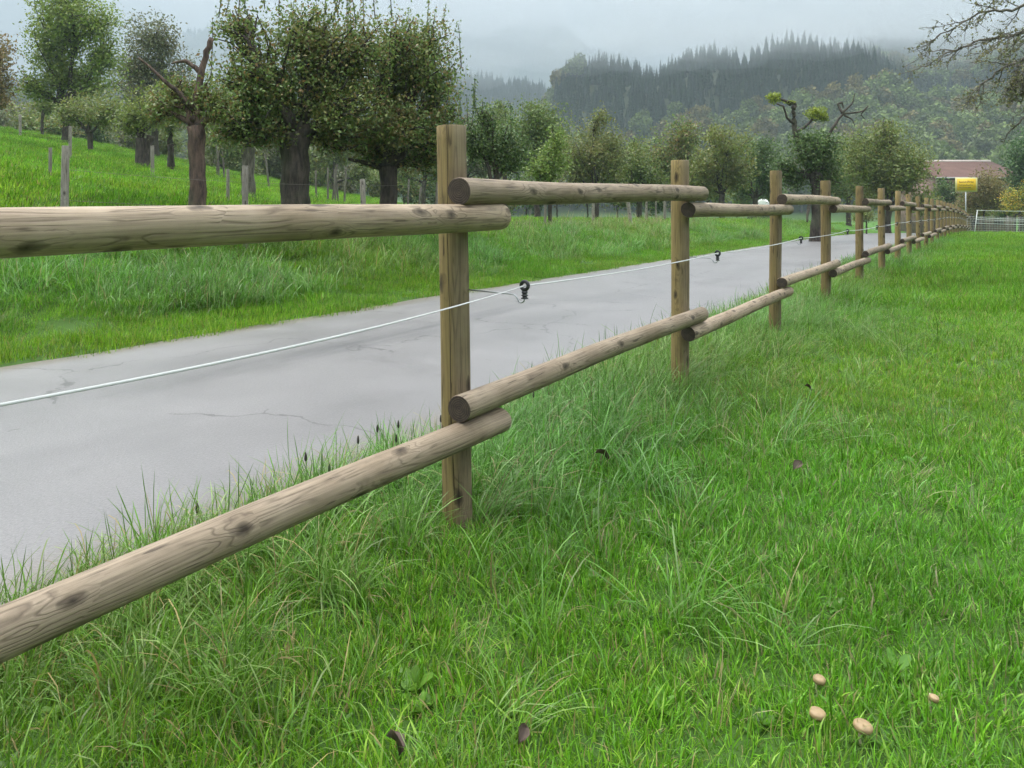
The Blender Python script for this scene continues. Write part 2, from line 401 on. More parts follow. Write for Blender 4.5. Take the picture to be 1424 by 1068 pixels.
    c = mixc(t, mathn(t, 'MULTIPLY', e, 0.9), c, (0.13, 0.105, 0.075))
    t.links.new(c, b.inputs['Base Color'])
    r = N(t, 'ShaderNodeMapRange', {'Value': n2.outputs['Fac'], 'From Min': 0.3, 'From Max': 0.7, 'To Min': 0.37, 'To Max': 0.44})
    t.links.new(r.outputs[0], b.inputs['Roughness'])
    b.inputs['Specular IOR Level'].default_value = 0.5
    bump(t, b, mathn(t, 'ADD', vo.outputs['Distance'], ag.outputs['Fac']), 0.22, 0.004)
    return m
M_ROAD = road_mat()

# ------------------------------------------------------------------ ground sheet
rr = np.concatenate([np.linspace(0.25, 14, 90)[:-1], np.geomspace(14, 3200, 140)])
th = np.linspace(-PI, PI, 321)[:-1]
# finer steps in the direction of the orchard and the hills
th = np.sort(np.concatenate([np.linspace(-1.2, 1.2, 400), np.linspace(1.2, 2 * PI - 1.2, 90)[1:-1]]))
RR, TH = np.meshgrid(rr, th, indexing='ij')
GX, GY = RR * np.sin(TH), RR * np.cos(TH)
GZ = height(GX, GY)
nr, nth = RR.shape
V = np.stack([GX, GY, GZ], -1).reshape(-1, 3)
V = np.concatenate([V, [[0, 0, H(0, 0)]]])
i0 = (np.arange(nr - 1)[:, None] * nth + np.arange(nth)[None, :]).ravel()
j = np.concatenate([np.arange(1, nth), [0]])
i1 = (np.arange(nr - 1)[:, None] * nth + j[None, :]).ravel()
F = np.stack([i0, i0 + nth, i1 + nth, i1], 1)
Fl = F.tolist() + [[len(V) - 1, k, int(j[k])] for k in range(nth)]
Rv = np.hypot(V[:, 0], V[:, 1])
cov = np.stack([0.85 * (1 - sm(Rv, 12, 40)), sm(Rv, 190, 260), 0 * Rv, 1 + 0 * Rv], 1)
ground = obj('ground', mesh_np('ground', V, Fl, attrs={'cover': ('FLOAT_COLOR', 'POINT', cov.astype(np.float32))}, mats=[M_GROUND], smooth=True), kind='structure', label='green meadow ground rising to wooded hills')

# ------------------------------------------------------------------ road
ss = np.concatenate([np.linspace(-14, 30, 176), np.linspace(30, 125, 120)[1:]])
uu = np.linspace(U_NEAR, U_FAR, 15)
S_, U_ = np.meshgrid(ss, uu, indexing='ij')
edge = (np.sin(S_ * 2.1) * 0.02 + np.sin(S_ * 5.3 + 1) * 0.015 + np.sin(S_ * 0.6) * 0.03) * np.where((U_ == uu[0]) | (U_ == uu[-1]), 1, 0)
UU = U_ + edge
RX, RY = xy(UU, S_)
q = (U_ - (U_NEAR + U_FAR) / 2) / ((U_NEAR - U_FAR) / 2)
RZ = along(S_) - 0.04 + 0.03 * (1 - q * q)
nS, nU = S_.shape
k = (np.arange(nS - 1)[:, None] * nU + np.arange(nU - 1)[None, :]).ravel()
F = np.stack([k, k + 1, k + nU + 1, k + nU], 1)[:, ::-1]
obj('road', mesh_np('road', np.stack([RX, RY, RZ], -1).reshape(-1, 3), F, mats=[M_ROAD], smooth=True,
    uv=np.stack([U_NEAR - U_, S_], -1).reshape(-1, 2)), kind='structure', label='damp grey asphalt country road beside the wooden fence')

# ------------------------------------------------------------------ wooden fence
def log_mesh(name, L, r, sides=40, rings=28, bend=0.0, rounded=0.03, crack=None, seed=0, mats=None, taper=0.0, wob=0.004, top_chamfer=None):
    """log along local +Z from 0 to L; rounded far end; optional drying crack along it."""
    g = np.random.default_rng(seed)
    ph = g.uniform(0, 6.28, 8)
    zs = list(np.linspace(0, L - rounded, rings))
    prof = [1.0] * rings
    zs[0] = 0.0
    zs.insert(1, 0.004); prof.insert(0, 0.965)
    for kk in range(1, 6):
        a = kk / 5 * PI / 2
        zs.append(L - rounded + rounded * math.sin(a)); prof.append(max(0.30, 1 - (1 - math.cos(a)) * 0.72))
    if top_chamfer:
        zs = list(np.linspace(0, L - 0.006, rings)) + [L]; prof = [1.0] * rings + [0.94]
    base = np.linspace(0, 2 * PI, sides, endpoint=False)
    V = []; UV = []
    wide = 0.04
    for z, p in zip(zs, prof):
        if crack:
            c0 = crack[0] + crack[1] * math.sin(z * 2.3 + ph[0]) + 0.03 * math.sin(z * 11 + ph[1])
            w = wide * (0.35 + 0.65 * (0.5 + 0.5 * math.sin(z * 3.1 + ph[2]))) if crack[2] <= z <= crack[3] else 0.002
            dep = 0.35 if crack[2] <= z <= crack[3] else 0.01
            rest = np.linspace(c0 + 0.06, c0 + 2 * PI - 0.06, sides - 5)
            ang = np.concatenate([[c0 - w, c0, c0 + w], rest, ]); rad = np.ones(len(ang)); rad[1] = 1 - dep
            ang = np.concatenate([ang, [c0 + 2 * PI - 0.05, c0 + 2 * PI - 0.045]]); rad = np.concatenate([rad, [1, 1]])
        else:
            ang = base; rad = np.ones(sides)
        rr_ = r * p * (1 - taper * z / L) * rad * (1 + wob / r * (0.5 * np.sin(2 * ang + ph[3] + z) + 0.5 * np.sin(3 * ang + ph[4] + 2 * z) * np.sin(z * 4 + ph[5])))
        bx = bend * math.sin(PI * z / L); 
        V.append(np.stack([np.cos(ang) * rr_ + bx, np.sin(ang) * rr_ + bend * 0.5 * math.sin(2 * PI * z / L + ph[6]), np.full(len(ang), z)], 1))
        UV.append(np.stack([np.full(len(ang), z), ang * r], 1))
    n = len(V[0]); m = len(V)
    F = []; MI = []
    for i in range(m - 1):
        for k_ in range(n):
            k2 = (k_ + 1) % n
            if crack and k_ in (0, 1): mi_ = 2
            else: mi_ = 0
            F.append([i * n + k_, i * n + k2, (i + 1) * n + k2, (i + 1) * n + k_]); MI.append(mi_)
    Vc = np.concatenate(V); UVc = np.concatenate(UV)
    # caps with their own vertices
    for ring, flip in ((0, True), (m - 1, False)):
        b0 = len(Vc)
        Vc = np.concatenate([Vc, V[ring], [V[ring].mean(0)]])
        d = V[ring][:, :2] - V[ring].mean(0)[:2]
        UVc = np.concatenate([UVc, d, [[0, 0]]])
        for k_ in range(n):
            f = [b0 + k_, b0 + (k_ + 1) % n, b0 + n]
            F.append(f[::-1] if flip else f); MI.append(1)
    me = mesh_np(name, Vc, F, mats=mats, smooth=True, mat_idx=MI, uv=UVc)
    return me
NP = 28
NUDGE = {-1: 0.03, 0: 0.022, 1: -0.04, 2: -0.048, 3: -0.04, 4: -0.02}      # the posts do not stand perfectly in line
def post_xy(n): return P0 + STEP * n + np.array([NUDGE.get(n, 0.0), 0.0])
fence = empty('wooden_fence', (float(P0[0]), float(P0[1]), H(*P0)), 'long round-log post and rail fence between asphalt road and pasture', 'fence')
def to_fence(o):
    o.parent = fence
    o.matrix_parent_inverse = Matrix.Translation(fence.location).inverted()
leans = {0: 0.9, 1: 0.2, 2: -0.3, 3: 0.3}
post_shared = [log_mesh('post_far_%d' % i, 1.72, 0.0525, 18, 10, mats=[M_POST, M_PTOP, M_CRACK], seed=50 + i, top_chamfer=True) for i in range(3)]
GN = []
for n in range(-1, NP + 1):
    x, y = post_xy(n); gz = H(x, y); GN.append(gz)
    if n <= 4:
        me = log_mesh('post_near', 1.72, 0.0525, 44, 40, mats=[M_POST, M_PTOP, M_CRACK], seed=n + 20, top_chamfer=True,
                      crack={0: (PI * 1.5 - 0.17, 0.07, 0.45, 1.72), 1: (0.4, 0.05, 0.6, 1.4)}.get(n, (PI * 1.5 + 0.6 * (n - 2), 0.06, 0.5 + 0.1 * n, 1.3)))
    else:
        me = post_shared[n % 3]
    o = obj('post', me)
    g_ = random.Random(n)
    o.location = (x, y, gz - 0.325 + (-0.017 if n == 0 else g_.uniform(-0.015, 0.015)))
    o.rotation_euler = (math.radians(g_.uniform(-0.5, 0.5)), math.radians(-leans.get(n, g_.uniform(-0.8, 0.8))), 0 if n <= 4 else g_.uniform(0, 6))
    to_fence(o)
# rails lie on the pasture side of the posts; every other bay is one log higher
rail_shared = [log_mesh('rail_far_%d' % i, 2.75, 0.0445, 14, 8, bend=0.006, mats=[M_RAIL, M_END], seed=80 + i) for i in range(3)]
OFF = RT * 0.094
for n in range(-1, NP):
    a = post_xy(n) + OFF - D * 0.135; b_ = post_xy(n + 1) + OFF + D * 0.14
    if n == NP - 1: b_ = post_xy(n + 1) + OFF + D * 0.1
    ga, gb = GN[n + 1], GN[n + 2]
    up = 0.093 if n % 2 == 0 else 0.0
    for lev, name in ((0.352, 'rail'), (1.068, 'rail')):
        if n <= 4:
            me = log_mesh('rail_near', float(np.linalg.norm(b_ - a)), 0.0455 if lev > 1 else 0.0445, 44, 60, bend=0.007, mats=[M_RAIL, M_END], seed=n * 7 + int(lev * 10) + 30, wob=0.0022)
        else:
            me = rail_shared[(n + int(lev)) % 3]
        o = obj(name, me)
        da, db = {(-1, 1): (-0.025, 0.0), (0, 1): (-0.012, 0.02), (1, 1): (0.012, 0.0)}.get((n, int(lev)), (0.0, 0.0))
        A = Vector((a[0], a[1], ga + lev + up + da)); B = Vector((b_[0], b_[1], gb + lev + up + db))
        o.location = A
        qd = (B - A).to_track_quat('Z', 'Y')
        o.rotation_mode = 'QUATERNION'
        o.rotation_quaternion = qd
        to_fence(o)
# ring insulators on long screw rods, on the pasture side
M_BLACK = plain('black_plastic', (0.018, 0.018, 0.02), 0.35)
M_STEEL = plain('galvanised_rod', (0.42, 0.43, 0.44), 0.35, 0.9)
def insulator_meshes():
    m = MB()
    a = np.linspace(-0.35 * PI, 1.72 * PI, 22)
    R0 = 0.0135
    m.tube(np.stack([np.zeros_like(a), np.cos(a + 0.9) * R0, np.sin(a + 0.9) * R0 + 0.012], 1), 0.0062, 10)
    z = -0.006
    prof = [(0.0, 0.010), (-0.004, 0.0095), (-0.006, 0.011), (-0.008, 0.0075), (-0.011, 0.0075), (-0.013, 0.012), (-0.015, 0.012), (-0.017, 0.0075), (-0.020, 0.0075), (-0.022, 0.0125), (-0.025, 0.0125), (-0.026, 0.005)]
    m.tube([[0, 0, z + p[0] + 0.0001 * i] if False else [0, 0, z + p[0]] for i, p in enumerate(prof)], [p[1] for p in prof], 14)
    body = m.mesh('insulator', [M_BLACK], True)
    m2 = MB()
    r0 = [(0, -0.03), (-0.002, -0.038), (-0.008, -0.043), (-0.015, -0.045), (-0.022, -0.042), (-0.028, -0.033), (-0.034, -0.024), (-0.042, -0.0195), (-0.06, -0.018), (-0.235, -0.013)]
    m2.tube([[0, y_ * -1 * -1, z_] for (y_, z_) in r0], 0.0026, 8)
    rod = m2.mesh('insulator_rod', [M_STEEL], True)
    return body, rod
ins_body, ins_rod = insulator_meshes()
INS = []
for n in range(-1, NP + 1):
    s_ = {0: 0.262, 1: 0.228, 2: 0.222}.get(n, 0.225)
    p = post_xy(n) + RT * s_
    zz = GN[n + 1] + 0.818 + (0.01 if n == 0 else -0.005)
    INS.append((p[0], p[1], zz + 0.012))
    o = obj('insulator', ins_body); o.location = (p[0], p[1], zz)
    # local -Y points back to the post
    ang = math.atan2(RT[1], RT[0]) - PI / 2
    o.rotation_euler = (0, 0, ang)
    to_fence(o)
    r_ = obj('rod', ins_rod); r_.parent = o
# electric tape through the rings
def tape_mat():
    m, t, b, o = newmat('woven_white_tape')
    uv = N(t, 'ShaderNodeUVMap', uv_map='UVMap').outputs['UV']
    sp = N(t, 'ShaderNodeSeparateXYZ', {0: uv})
    e = mathn(t, 'ABSOLUTE', mathn(t, 'SUBTRACT', sp.outputs['Y'], 0.5))
    wire = mathn(t, 'GREATER_THAN', e, 0.44)
    wv = N(t, 'ShaderNodeTexWave', {'Vector': N(t, 'ShaderNodeMapping', {'Vector': uv, 'Scale': (300, 6, 1)}).outputs[0], 'Scale': 1.0})
    c = mixc(t, wv.outputs['Fac'], (0.46, 0.46, 0.45), (0.58, 0.58, 0.57))
    c = mixc(t, wire, c, (0.2, 0.19, 0.17))
    t.links.new(c, b.inputs['Base Color']); b.inputs['Roughness'].default_value = 0.5
    return m
M_TAPE = tape_mat()
def tape():
    V = []; UV = []; F = []
    total = 0
    for i in range(len(INS) - 1):
        A, B = np.array(INS[i]), np.array(INS[i + 1])
        near = i <= 5
        K = 40 if near else 6
        sag = {0: 0.045, 1: 0.012}.get(i, 0.014)
        for k_ in range(K + (1 if i == len(INS) - 2 else 0)):
            t = k_ / K
            p = A * (1 - t) + B * t; p = p - np.array([0, 0, 4 * sag * t * (1 - t)])
            if i == 0:
                tw = 1.0 + 0.3 * sm(t, 0.55, 0.95)
            else:
                tw = 1.45 - 0.5 * math.sin(PI * t) * (1 if i % 2 else -0.5)
            w = 0.0037
            across = np.array([RT[0] * math.sin(tw), RT[1] * math.sin(tw), math.cos(tw)])
            if i != 0: across = np.array([RT[0] * 0.7, RT[1] * 0.7, -0.7 + 0.25 * math.cos(tw)])
            else: across = np.array([RT[0] * 0.72, RT[1] * 0.72, -0.72 + 0.5 * sm(t, 0.6, 0.98)])
            nrm = np.array([RT[0], RT[1], 0]) * 0.0008
            V += [p + across * w - nrm, p - across * w - nrm, p + across * w + nrm, p - across * w + nrm]; UV += [[total, 0], [total, 1], [total, 0], [total, 1]]; total += 2.44 / K
    n = len(V) // 4
    for i in range(n - 1):
        a = i * 4; b_ = a + 4
        F += [[a, b_, b_ + 1, a + 1], [a + 2, a + 3, b_ + 3, b_ + 2], [a, a + 2, b_ + 2, b_], [a + 1, b_ + 1, b_ + 3, a + 3]]
    F += [[0, 1, 3, 2], [4 * n - 4, 4 * n - 2, 4 * n - 1, 4 * n - 3]]
    obj('electric_tape', mesh_np('electric_tape', V, F, mats=[M_TAPE], smooth=False, uv=UV), label='white electric fence tape strung through the black ring insulators', cat='tape')
tape()

# ------------------------------------------------------------------ trees
def rand_unit(n, g):
    v = g.normal(0, 1, (n, 3)); return v / (np.linalg.norm(v, axis=1)[:, None] + 1e-9)
def leaf_mesh(name, P, L, colr, g, mat, width=0.6, up=0.5, droop=0.25):
    n = len(P)
    d = rand_unit(n, g); d[:, 2] -= droop; d /= np.linalg.norm(d, axis=1)[:, None]
    nn = rand_unit(n, g) * (1 - up); nn[:, 2] += up
    sd_ = np.cross(d, nn); sd_ /= np.linalg.norm(sd_, axis=1)[:, None] + 1e-9
    n2 = np.cross(sd_, d)
    l = L[:, None]
    Vv = np.stack([P - d * l * 0.5, P + sd_ * l * width * 0.5 + n2 * l * 0.1 - d * l * 0.06, P + d * l * 0.5, P - sd_ * l * width * 0.5 + n2 * l * 0.1 - d * l * 0.06], 1).reshape(-1, 3)
    Ff = np.arange(4 * n).reshape(n, 4)
    C = np.repeat(np.concatenate([colr, np.ones((n, 1))], 1), 4, axis=0)
    return mesh_np(name, Vv, Ff, attrs={'col': ('FLOAT_COLOR', 'POINT', C.astype(np.float32))}, mats=[mat])
def curve(a, b, n, g, sagz=0.0, jit=0.06):
    a = np.asarray(a, float); b = np.asarray(b, float)
    t = np.linspace(0, 1, n)[:, None]
    L = np.linalg.norm(b - a)
    mid = (a + b) / 2 + g.normal(0, jit, 3) * L + np.array([0, 0, sagz * L])
    p = (1 - t) ** 2 * a + 2 * t * (1 - t) * mid + t ** 2 * b
    p[1:-1] += g.normal(0, jit * 0.18, (n - 2, 3)) * L
    return p
PAL = {
 'apple': [(0.125, 0.196, 0.047), (0.155, 0.235, 0.057), (0.098, 0.156, 0.041), (0.216, 0.291, 0.079), (0.228, 0.223, 0.063), (0.259, 0.167, 0.063)],
 'dark': [(0.078, 0.138, 0.038), (0.103, 0.174, 0.047), (0.064, 0.113, 0.035), (0.151, 0.200, 0.056)],
 'yellowgreen': [(0.228, 0.300, 0.056), (0.184, 0.267, 0.050), (0.281, 0.312, 0.059), (0.140, 0.200, 0.043)],
 'olive': [(0.166, 0.225, 0.057), (0.136, 0.189, 0.050), (0.194, 0.236, 0.063), (0.233, 0.225, 0.066)],
 'brown': [(0.259, 0.190, 0.070), (0.216, 0.156, 0.063), (0.184, 0.178, 0.063), (0.302, 0.200, 0.079)],
 'grey': [(0.151, 0.174, 0.087), (0.120, 0.138, 0.070), (0.184, 0.200, 0.095), (0.194, 0.167, 0.087)],
 'light': [(0.216, 0.312, 0.066), (0.172, 0.267, 0.057), (0.281, 0.333, 0.079), (0.129, 0.200, 0.047)],
 'yellow': [(0.11, 0.14, 0.04), (0.561, 0.446, 0.056), (0.431, 0.380, 0.047), (0.259, 0.312, 0.047), (0.604, 0.356, 0.047), (0.151, 0.223, 0.040)],
 'mistletoe': [(0.281, 0.345, 0.047), (0.216, 0.278, 0.040), (0.345, 0.390, 0.063)],
}
def tree(name, label, px, Y, trunk_d, lobes, pal, leaf=0.07, dens=1.0, bark=None, fork=None, seed=1, lean=0.0, group=None, shoots=0, clump=0.2, bare=(), wcol=None, sub=10, ends=0.35, two=False, cat='tree'):
    """lobes: (px, py, rx, ry) in photo pixels at the tree's own distance, turned into real ellipsoids in metres."""
    g = np.random.default_rng(seed)
    bark = bark or M_BARK
    X = at(px, Y); zb = H(X, Y)
    root = empty(name, (X, Y, zb), label, cat, group)
    k = Y / FPX
    LB = []
    for (lx, ly, rx, ry) in lobes:
        rad = np.array([rx * k, 0.9 * (rx + ry) / 2 * k, ry * k])
        c = np.array([(lx - 712) * k, Y + g.uniform(-0.45, 0.45) * rad[0] * 1.2, CAMH - (ly - HORIZON) * k])
        LB.append((c, rad))
    o0 = np.array([X, Y, zb])
    low = min(c[2] - r[2] * 0.55 for c, r in LB)
    cx = np.mean([c[0] for c, r in LB])
    fz = zof(fork, Y) if fork else max(zb + 0.35 * (low - zb) + 0.5, low - 0.1)
    fz = max(fz, zb + 0.4)
    fk = np.array([X + lean, Y, fz])
    mb = MB()
    def trunk(a, b, d):
        nT = 14
        p = curve(a - np.array([0, 0, 0.25]), b, nT, g, 0, 0.035)
        t = np.linspace(0, 1, nT)
        r = d / 2 * (1.0 + 0.45 * np.exp(-t * 9) - 0.12 * t + 0.12 * np.exp(-((t - 1) / 0.14) ** 2))
        mb.tube(p, r, 16, True, 0, 0.035)
    trunk(o0, fk, trunk_d)
    if two:
        f2 = fk + np.array([0.32, 0.1, 0.1]); trunk(o0 + np.array([0.12, 0.05, 0]), f2, trunk_d * 0.8)
    P = []; C = []; L = []
    pal_ = np.array(PAL[pal])
    area = sum(r[0] * r[2] for c, r in LB)
    for li, (c, r) in enumerate(LB):
        rl = trunk_d * (0.2 + 0.12 * g.random())
        nL = 9
        limb = curve(fk + g.normal(0, 0.04, 3), c + g.normal(0, 0.1, 3) * r, nL, g, 0.08, 0.12)
        mb.tube(limb, np.linspace(rl, rl * 0.3, nL), 7, True)
        ns = int(sub)
        # leaf budget from the lobe's projected area
        nleaf = int(dens * 4.0 * (PI * r[0] * r[2]) / (0.34 * leaf * leaf))
        nleaf = min(nleaf, 16000)
        per = max(1, nleaf // ns)
        for si in range(ns):
            st = limb[g.integers(nL // 3, nL)]
            d = rand_unit(1, g)[0]
            rad_f = g.random() ** ends
            e = c + d * r * rad_f * 0.95
            sb = curve(st, e, 6, g, 0.1 * g.random(), 0.12)
            mb.tube(sb, np.linspace(rl * 0.32, 0.006 + 0.0006 * Y * 0.3, 6), 5, False)
            hue = pal_[g.integers(0, len(pal_))] * g.uniform(0.8, 1.2)
            t = g.random(per) ** 0.7
            ii = t * 5; i0_ = np.minimum(ii.astype(int), 4); f_ = (ii - i0_)[:, None]
            base = sb[i0_] * (1 - f_) + sb[i0_ + 1] * f_
            # leaves sit in small bunches along twigs
            nb = max(4, per // 14)
            bo = rand_unit(nb, g) * (r * (clump + 0.12)) * g.random((nb, 1)) ** 0.5
            off = bo[g.integers(0, nb, per)] + g.normal(0, 1, (per, 3)) * (0.055 * r.mean() + leaf * 0.8)
            pts = base + off * (0.55 + 0.7 * t)[:, None]
            P.append(pts)
            cc = pal_[g.integers(0, len(pal_), per)]
            C.append((cc * 0.6 + hue * 0.4) * g.uniform(0.75, 1.25, (per, 1)))
            L.append(leaf * g.uniform(0.65, 1.25, per))
        # a thin even cover so that the outline stays closed but ragged
        ne = int(nleaf * 0.28)
        d = rand_unit(ne, g); d[:, 2] = np.where(d[:, 2] < -0.5, d[:, 2] * 0.6, d[:, 2])
        nzv = 1 + 0.16 * np.sin(d[:, 0] * 7 + li) * np.sin(d[:, 2] * 8 + 2 * li) + 0.1 * np.sin(d[:, 0] * 17 + d[:, 2] * 13)
        P.append(c + d * r * (g.random((ne, 1)) ** 0.4 * 0.93) * nzv[:, None]); C.append(pal_[g.integers(0, len(pal_), ne)] * g.uniform(0.75, 1.2, (ne, 1))); L.append(leaf * g.uniform(0.6, 1.15, ne))
    for _ in range(shoots):
        c, r = LB[g.integers(0, len(LB))]
        a = c + np.array([g.uniform(-0.9, 0.9) * r[0], g.uniform(-0.6, 0.6) * r[1], r[2] * g.uniform(0.3, 0.7)])
        h_ = g.uniform(0.5, 1.25) * 0.8
        b = a + np.array([g.normal(0, 0.1), g.normal(0, 0.1), h_ + r[2] * 0.2])
        sh = curve(a, b, 6, g, 0, 0.02)
        mb.tube(sh, np.linspace(0.011, 0.004, 6), 4, False)
        nl = int(75 * h_)
        t = g.random(nl)[:, None]
        P.append(a * (1 - t) + b * t + g.normal(0, 0.035, (nl, 3))); C.append(pal_[g.integers(0, len(pal_), nl)] * 1.1); L.append(leaf * g.uniform(0.7, 1.1, nl))
    for poly, r0, r1 in bare:      # dead or leafless limbs: (px, py, depth offset)
        pts = np.array([[(a - 712) * k, Y + dy, CAMH - (b - HORIZON) * k] for a, b, dy in poly])
        nP = 4 * len(pts)
        tt = np.linspace(0, len(pts) - 1, nP); i0_ = np.minimum(tt.astype(int), len(pts) - 2); f_ = (tt - i0_)[:, None]
        sm_ = pts[i0_] * (1 - f_) + pts[i0_ + 1] * f_ + g.normal(0, r0 * 0.1, (nP, 3))
        mb.tube(sm_, np.linspace(r0, r1, nP), 8, True, 0, 0.05)
    obj('trunk', mb.mesh(name + '_trunk', [bark], True), root).location = (-X, -Y, -zb)
    P = np.concatenate(P); C = np.concatenate(C); L = np.concatenate(L)
    if wcol: C = C * np.array(wcol)
    obj('crown', leaf_mesh(name + '_crown', P, L, np.clip(C, 0, 1), g, M_LEAF), root).location = (-X, -Y, -zb)
    return root

tree('apple_tree', 'large old apple tree with the thickest trunk and tall upright shoots', 410, 14.5, 0.54,
     [(335, 40, 36, 34), (385, 120, 78, 70), (455, 92, 80, 78), (418, 45, 70, 50), (345, 145, 54, 52), (488, 152, 66, 56), (505, 62, 50, 52), (330, 185, 42, 32), (470, 192, 46, 28), (378, 196, 44, 22)],
     'apple', 0.074, 0.85, fork=185, seed=3, shoots=38, sub=22)
tree('apple_tree', 'apple tree with a pale knot at its fork beside the thick-trunked tree', 540, 15.6, 0.36,
     [(594, 58, 46, 44), (603, 112, 44, 60), (535, 110, 68, 74), (560, 180, 74, 46), (502, 188, 54, 38), (615, 172, 34, 44), (600, 214, 46, 30), (556, 62, 50, 46), (520, 214, 40, 22)],
     'apple', 0.074, 0.85, fork=232, seed=4, shoots=14, sub=22, bare=[([(538, 236, 0), (515, 228, -0.1), (487, 222, -0.2)], 0.06, 0.03)])
tree('apple_tree', 'half-dead apple tree with a broken reddish limb pointing upward', 272, 12.6, 0.27,
     [(240, 128, 38, 32), (282, 132, 32, 36), (312, 152, 36, 32), (222, 155, 26, 22)],
     'apple', 0.064, 0.62, bark=M_BARKR, fork=175, seed=5, sub=18, ends=0.5,
     bare=[([(275, 180, 0), (272, 130, 0.05), (280, 85, 0.1), (290, 50, 0.1)], 0.075, 0.04), ([(276, 100, 0.1), (255, 82, 0.1), (238, 88, 0.0)], 0.045, 0.015), ([(270, 150, 0), (240, 118, -0.2), (205, 85, -0.3)], 0.05, 0.012)])
tree('apple_tree', 'pale-trunked apple tree standing behind the large old apple tree', 345, 21, 0.36, [(345, 150, 52, 46), (320, 175, 40, 34), (375, 165, 40, 36)], 'apple', 0.085, 0.8, bark=M_BARKG, fork=205, seed=6, sub=14)
tree('orchard_tree', 'double-trunked small tree with yellowing leaves on the meadow slope', 196, 30, 0.36, [(192, 150, 34, 38), (222, 140, 30, 36), (178, 170, 24, 24)], 'yellowgreen', 0.12, 0.7, fork=192, seed=7, sub=12, two=True, wcol=(0.95, 0.9, 1))
tree('orchard_tree', 'slim tree beside a support stick behind the double-trunked tree', 238, 33, 0.26, [(240, 165, 30, 32), (258, 150, 24, 28)], 'olive', 0.12, 0.7, fork=200, seed=8, sub=10, bare=[([(244, 232, -0.1), (241, 205, -0.1)], 0.035, 0.03)])
tree('orchard_tree', 'small dark-stemmed tree below the tall yellow-green tree', 125, 36, 0.25, [(125, 148, 44, 36), (150, 160, 32, 30), (95, 160, 24, 24)], 'olive', 0.13, 0.6, fork=185, seed=9, sub=12, bare=[([(124, 188, 0), (105, 160, 0)], 0.07, 0.03)])
tree('tall_tree', 'tall yellow-green tree highest on the meadow slope', 92, 45, 0.5, [(58, 62, 42, 56), (120, 28, 58, 56), (98, 105, 62, 46), (150, 82, 34, 44), (85, -10, 50, 44), (52, 125, 30, 30)], 'yellowgreen', 0.17, 0.72, fork=150, seed=10, sub=18, ends=0.45)
tree('tall_tree', 'grey-green tree behind the double-trunked tree', 216, 56, 0.5, [(216, 55, 42, 40), (200, 95, 40, 40), (238, 100, 34, 44), (205, 135, 50, 34)], 'grey', 0.2, 0.8, fork=170, seed=11, sub=14)
tree('brown_tree', 'rust-brown tree cut off by the edge of the meadow', -12, 42, 0.4, [(-8, 105, 32, 44), (-20, 70, 36, 36), (2, 135, 24, 26)], 'brown', 0.16, 0.8, fork=160, seed=12, sub=12)
tree('brown_tree', 'reddish bush at the top of the meadow slope beside the tall tree', 60, 52, 0.2, [(55, 145, 26, 18)], 'olive', 0.2, 0.9, seed=13, sub=8)
tree('apple_tree', 'dark leafy apple tree just beyond the first whole fence post', 690, 18.5, 0.26, [(692, 205, 40, 38), (662, 195, 28, 36), (715, 222, 28, 28), (672, 160, 16, 22)], 'dark', 0.075, 0.85, fork=255, seed=14, sub=16, shoots=6)
tree('young_tree', 'bright leafy young tree with a pointed top behind the upper rail', 766, 22, 0.12, [(765, 222, 34, 30), (776, 192, 13, 24), (745, 235, 24, 22)], 'light', 0.085, 0.8, fork=265, seed=15, sub=12)
mids = [
 (748, 45, [(748, 172, 52, 34), (770, 195, 45, 38), (735, 200, 36, 36)], 'olive', 'olive orchard tree behind the pointed young tree', (0.9, 1, 0.95)),
 (828, 40, [(822, 195, 52, 42), (845, 215, 36, 36), (800, 225, 34, 32)], 'olive', 'brownish olive orchard tree with a broad round crown', (1.0, 0.92, 0.95)),
 (890, 46, [(888, 228, 38, 34), (870, 240, 30, 28)], 'olive', 'low orchard tree half hidden by the second fence post', (0.95, 1, 0.9)),
 (945, 50, [(946, 190, 34, 28), (925, 218, 42, 36), (965, 225, 36, 34)], 'apple', 'green orchard tree with a knobbly crown behind the second fence post', (1, 1, 1)),
 (1004, 45, [(1006, 203, 38, 30), (986, 232, 40, 32), (1025, 232, 32, 30)], 'olive', 'yellowish-brown orchard tree beside the knobbly green one', (1.1, 1.02, 0.95)),
 (1050, 50, [(1048, 222, 40, 34), (1065, 240, 32, 28)], 'dark', 'dark orchard tree above the white bale', (1, 1, 1)),
 (702, 52, [(700, 185, 46, 36), (680, 170, 30, 30)], 'olive', 'dull olive tree behind the dark leafy apple tree', (0.9, 1, 1)),
 (1236, 44, [(1232, 203, 58, 38), (1200, 228, 54, 46), (1262, 234, 36, 40), (1236, 250, 54, 40)], 'olive', 'large round-crowned tree turning brown on top beside the mistletoe tree', (1.0, 1.0, 0.9)),
 (1180, 55, [(1172, 235, 40, 40)], 'olive', 'olive tree between the mistletoe tree and the round-crowned tree', (1, 1, 1)),
 (310, 58, [(305, 190, 48, 40), (330, 215, 40, 28)], 'olive', 'dull tree of the far hedge behind the broken-limbed apple tree', (0.95, 1, 1)),
 (400, 62, [(395, 190, 50, 40), (370, 215, 44, 28)], 'grey', 'grey-green tree of the far hedge behind the thick trunk', (1, 1.05, 0.9)),
 (465, 60, [(470, 195, 48, 40), (445, 222, 40, 24)], 'olive', 'hedge tree above a row of thin leaning stakes', (1, 1.02, 1)),
 (590, 58, [(585, 205, 52, 40), (620, 215, 42, 34)], 'olive', 'hedge tree behind the knotty forked apple tree', (0.9, 1, 1)),
 (650, 60, [(648, 205, 40, 44)], 'grey', 'greyish hedge tree behind the first whole fence post', (1, 1, 1)),
]
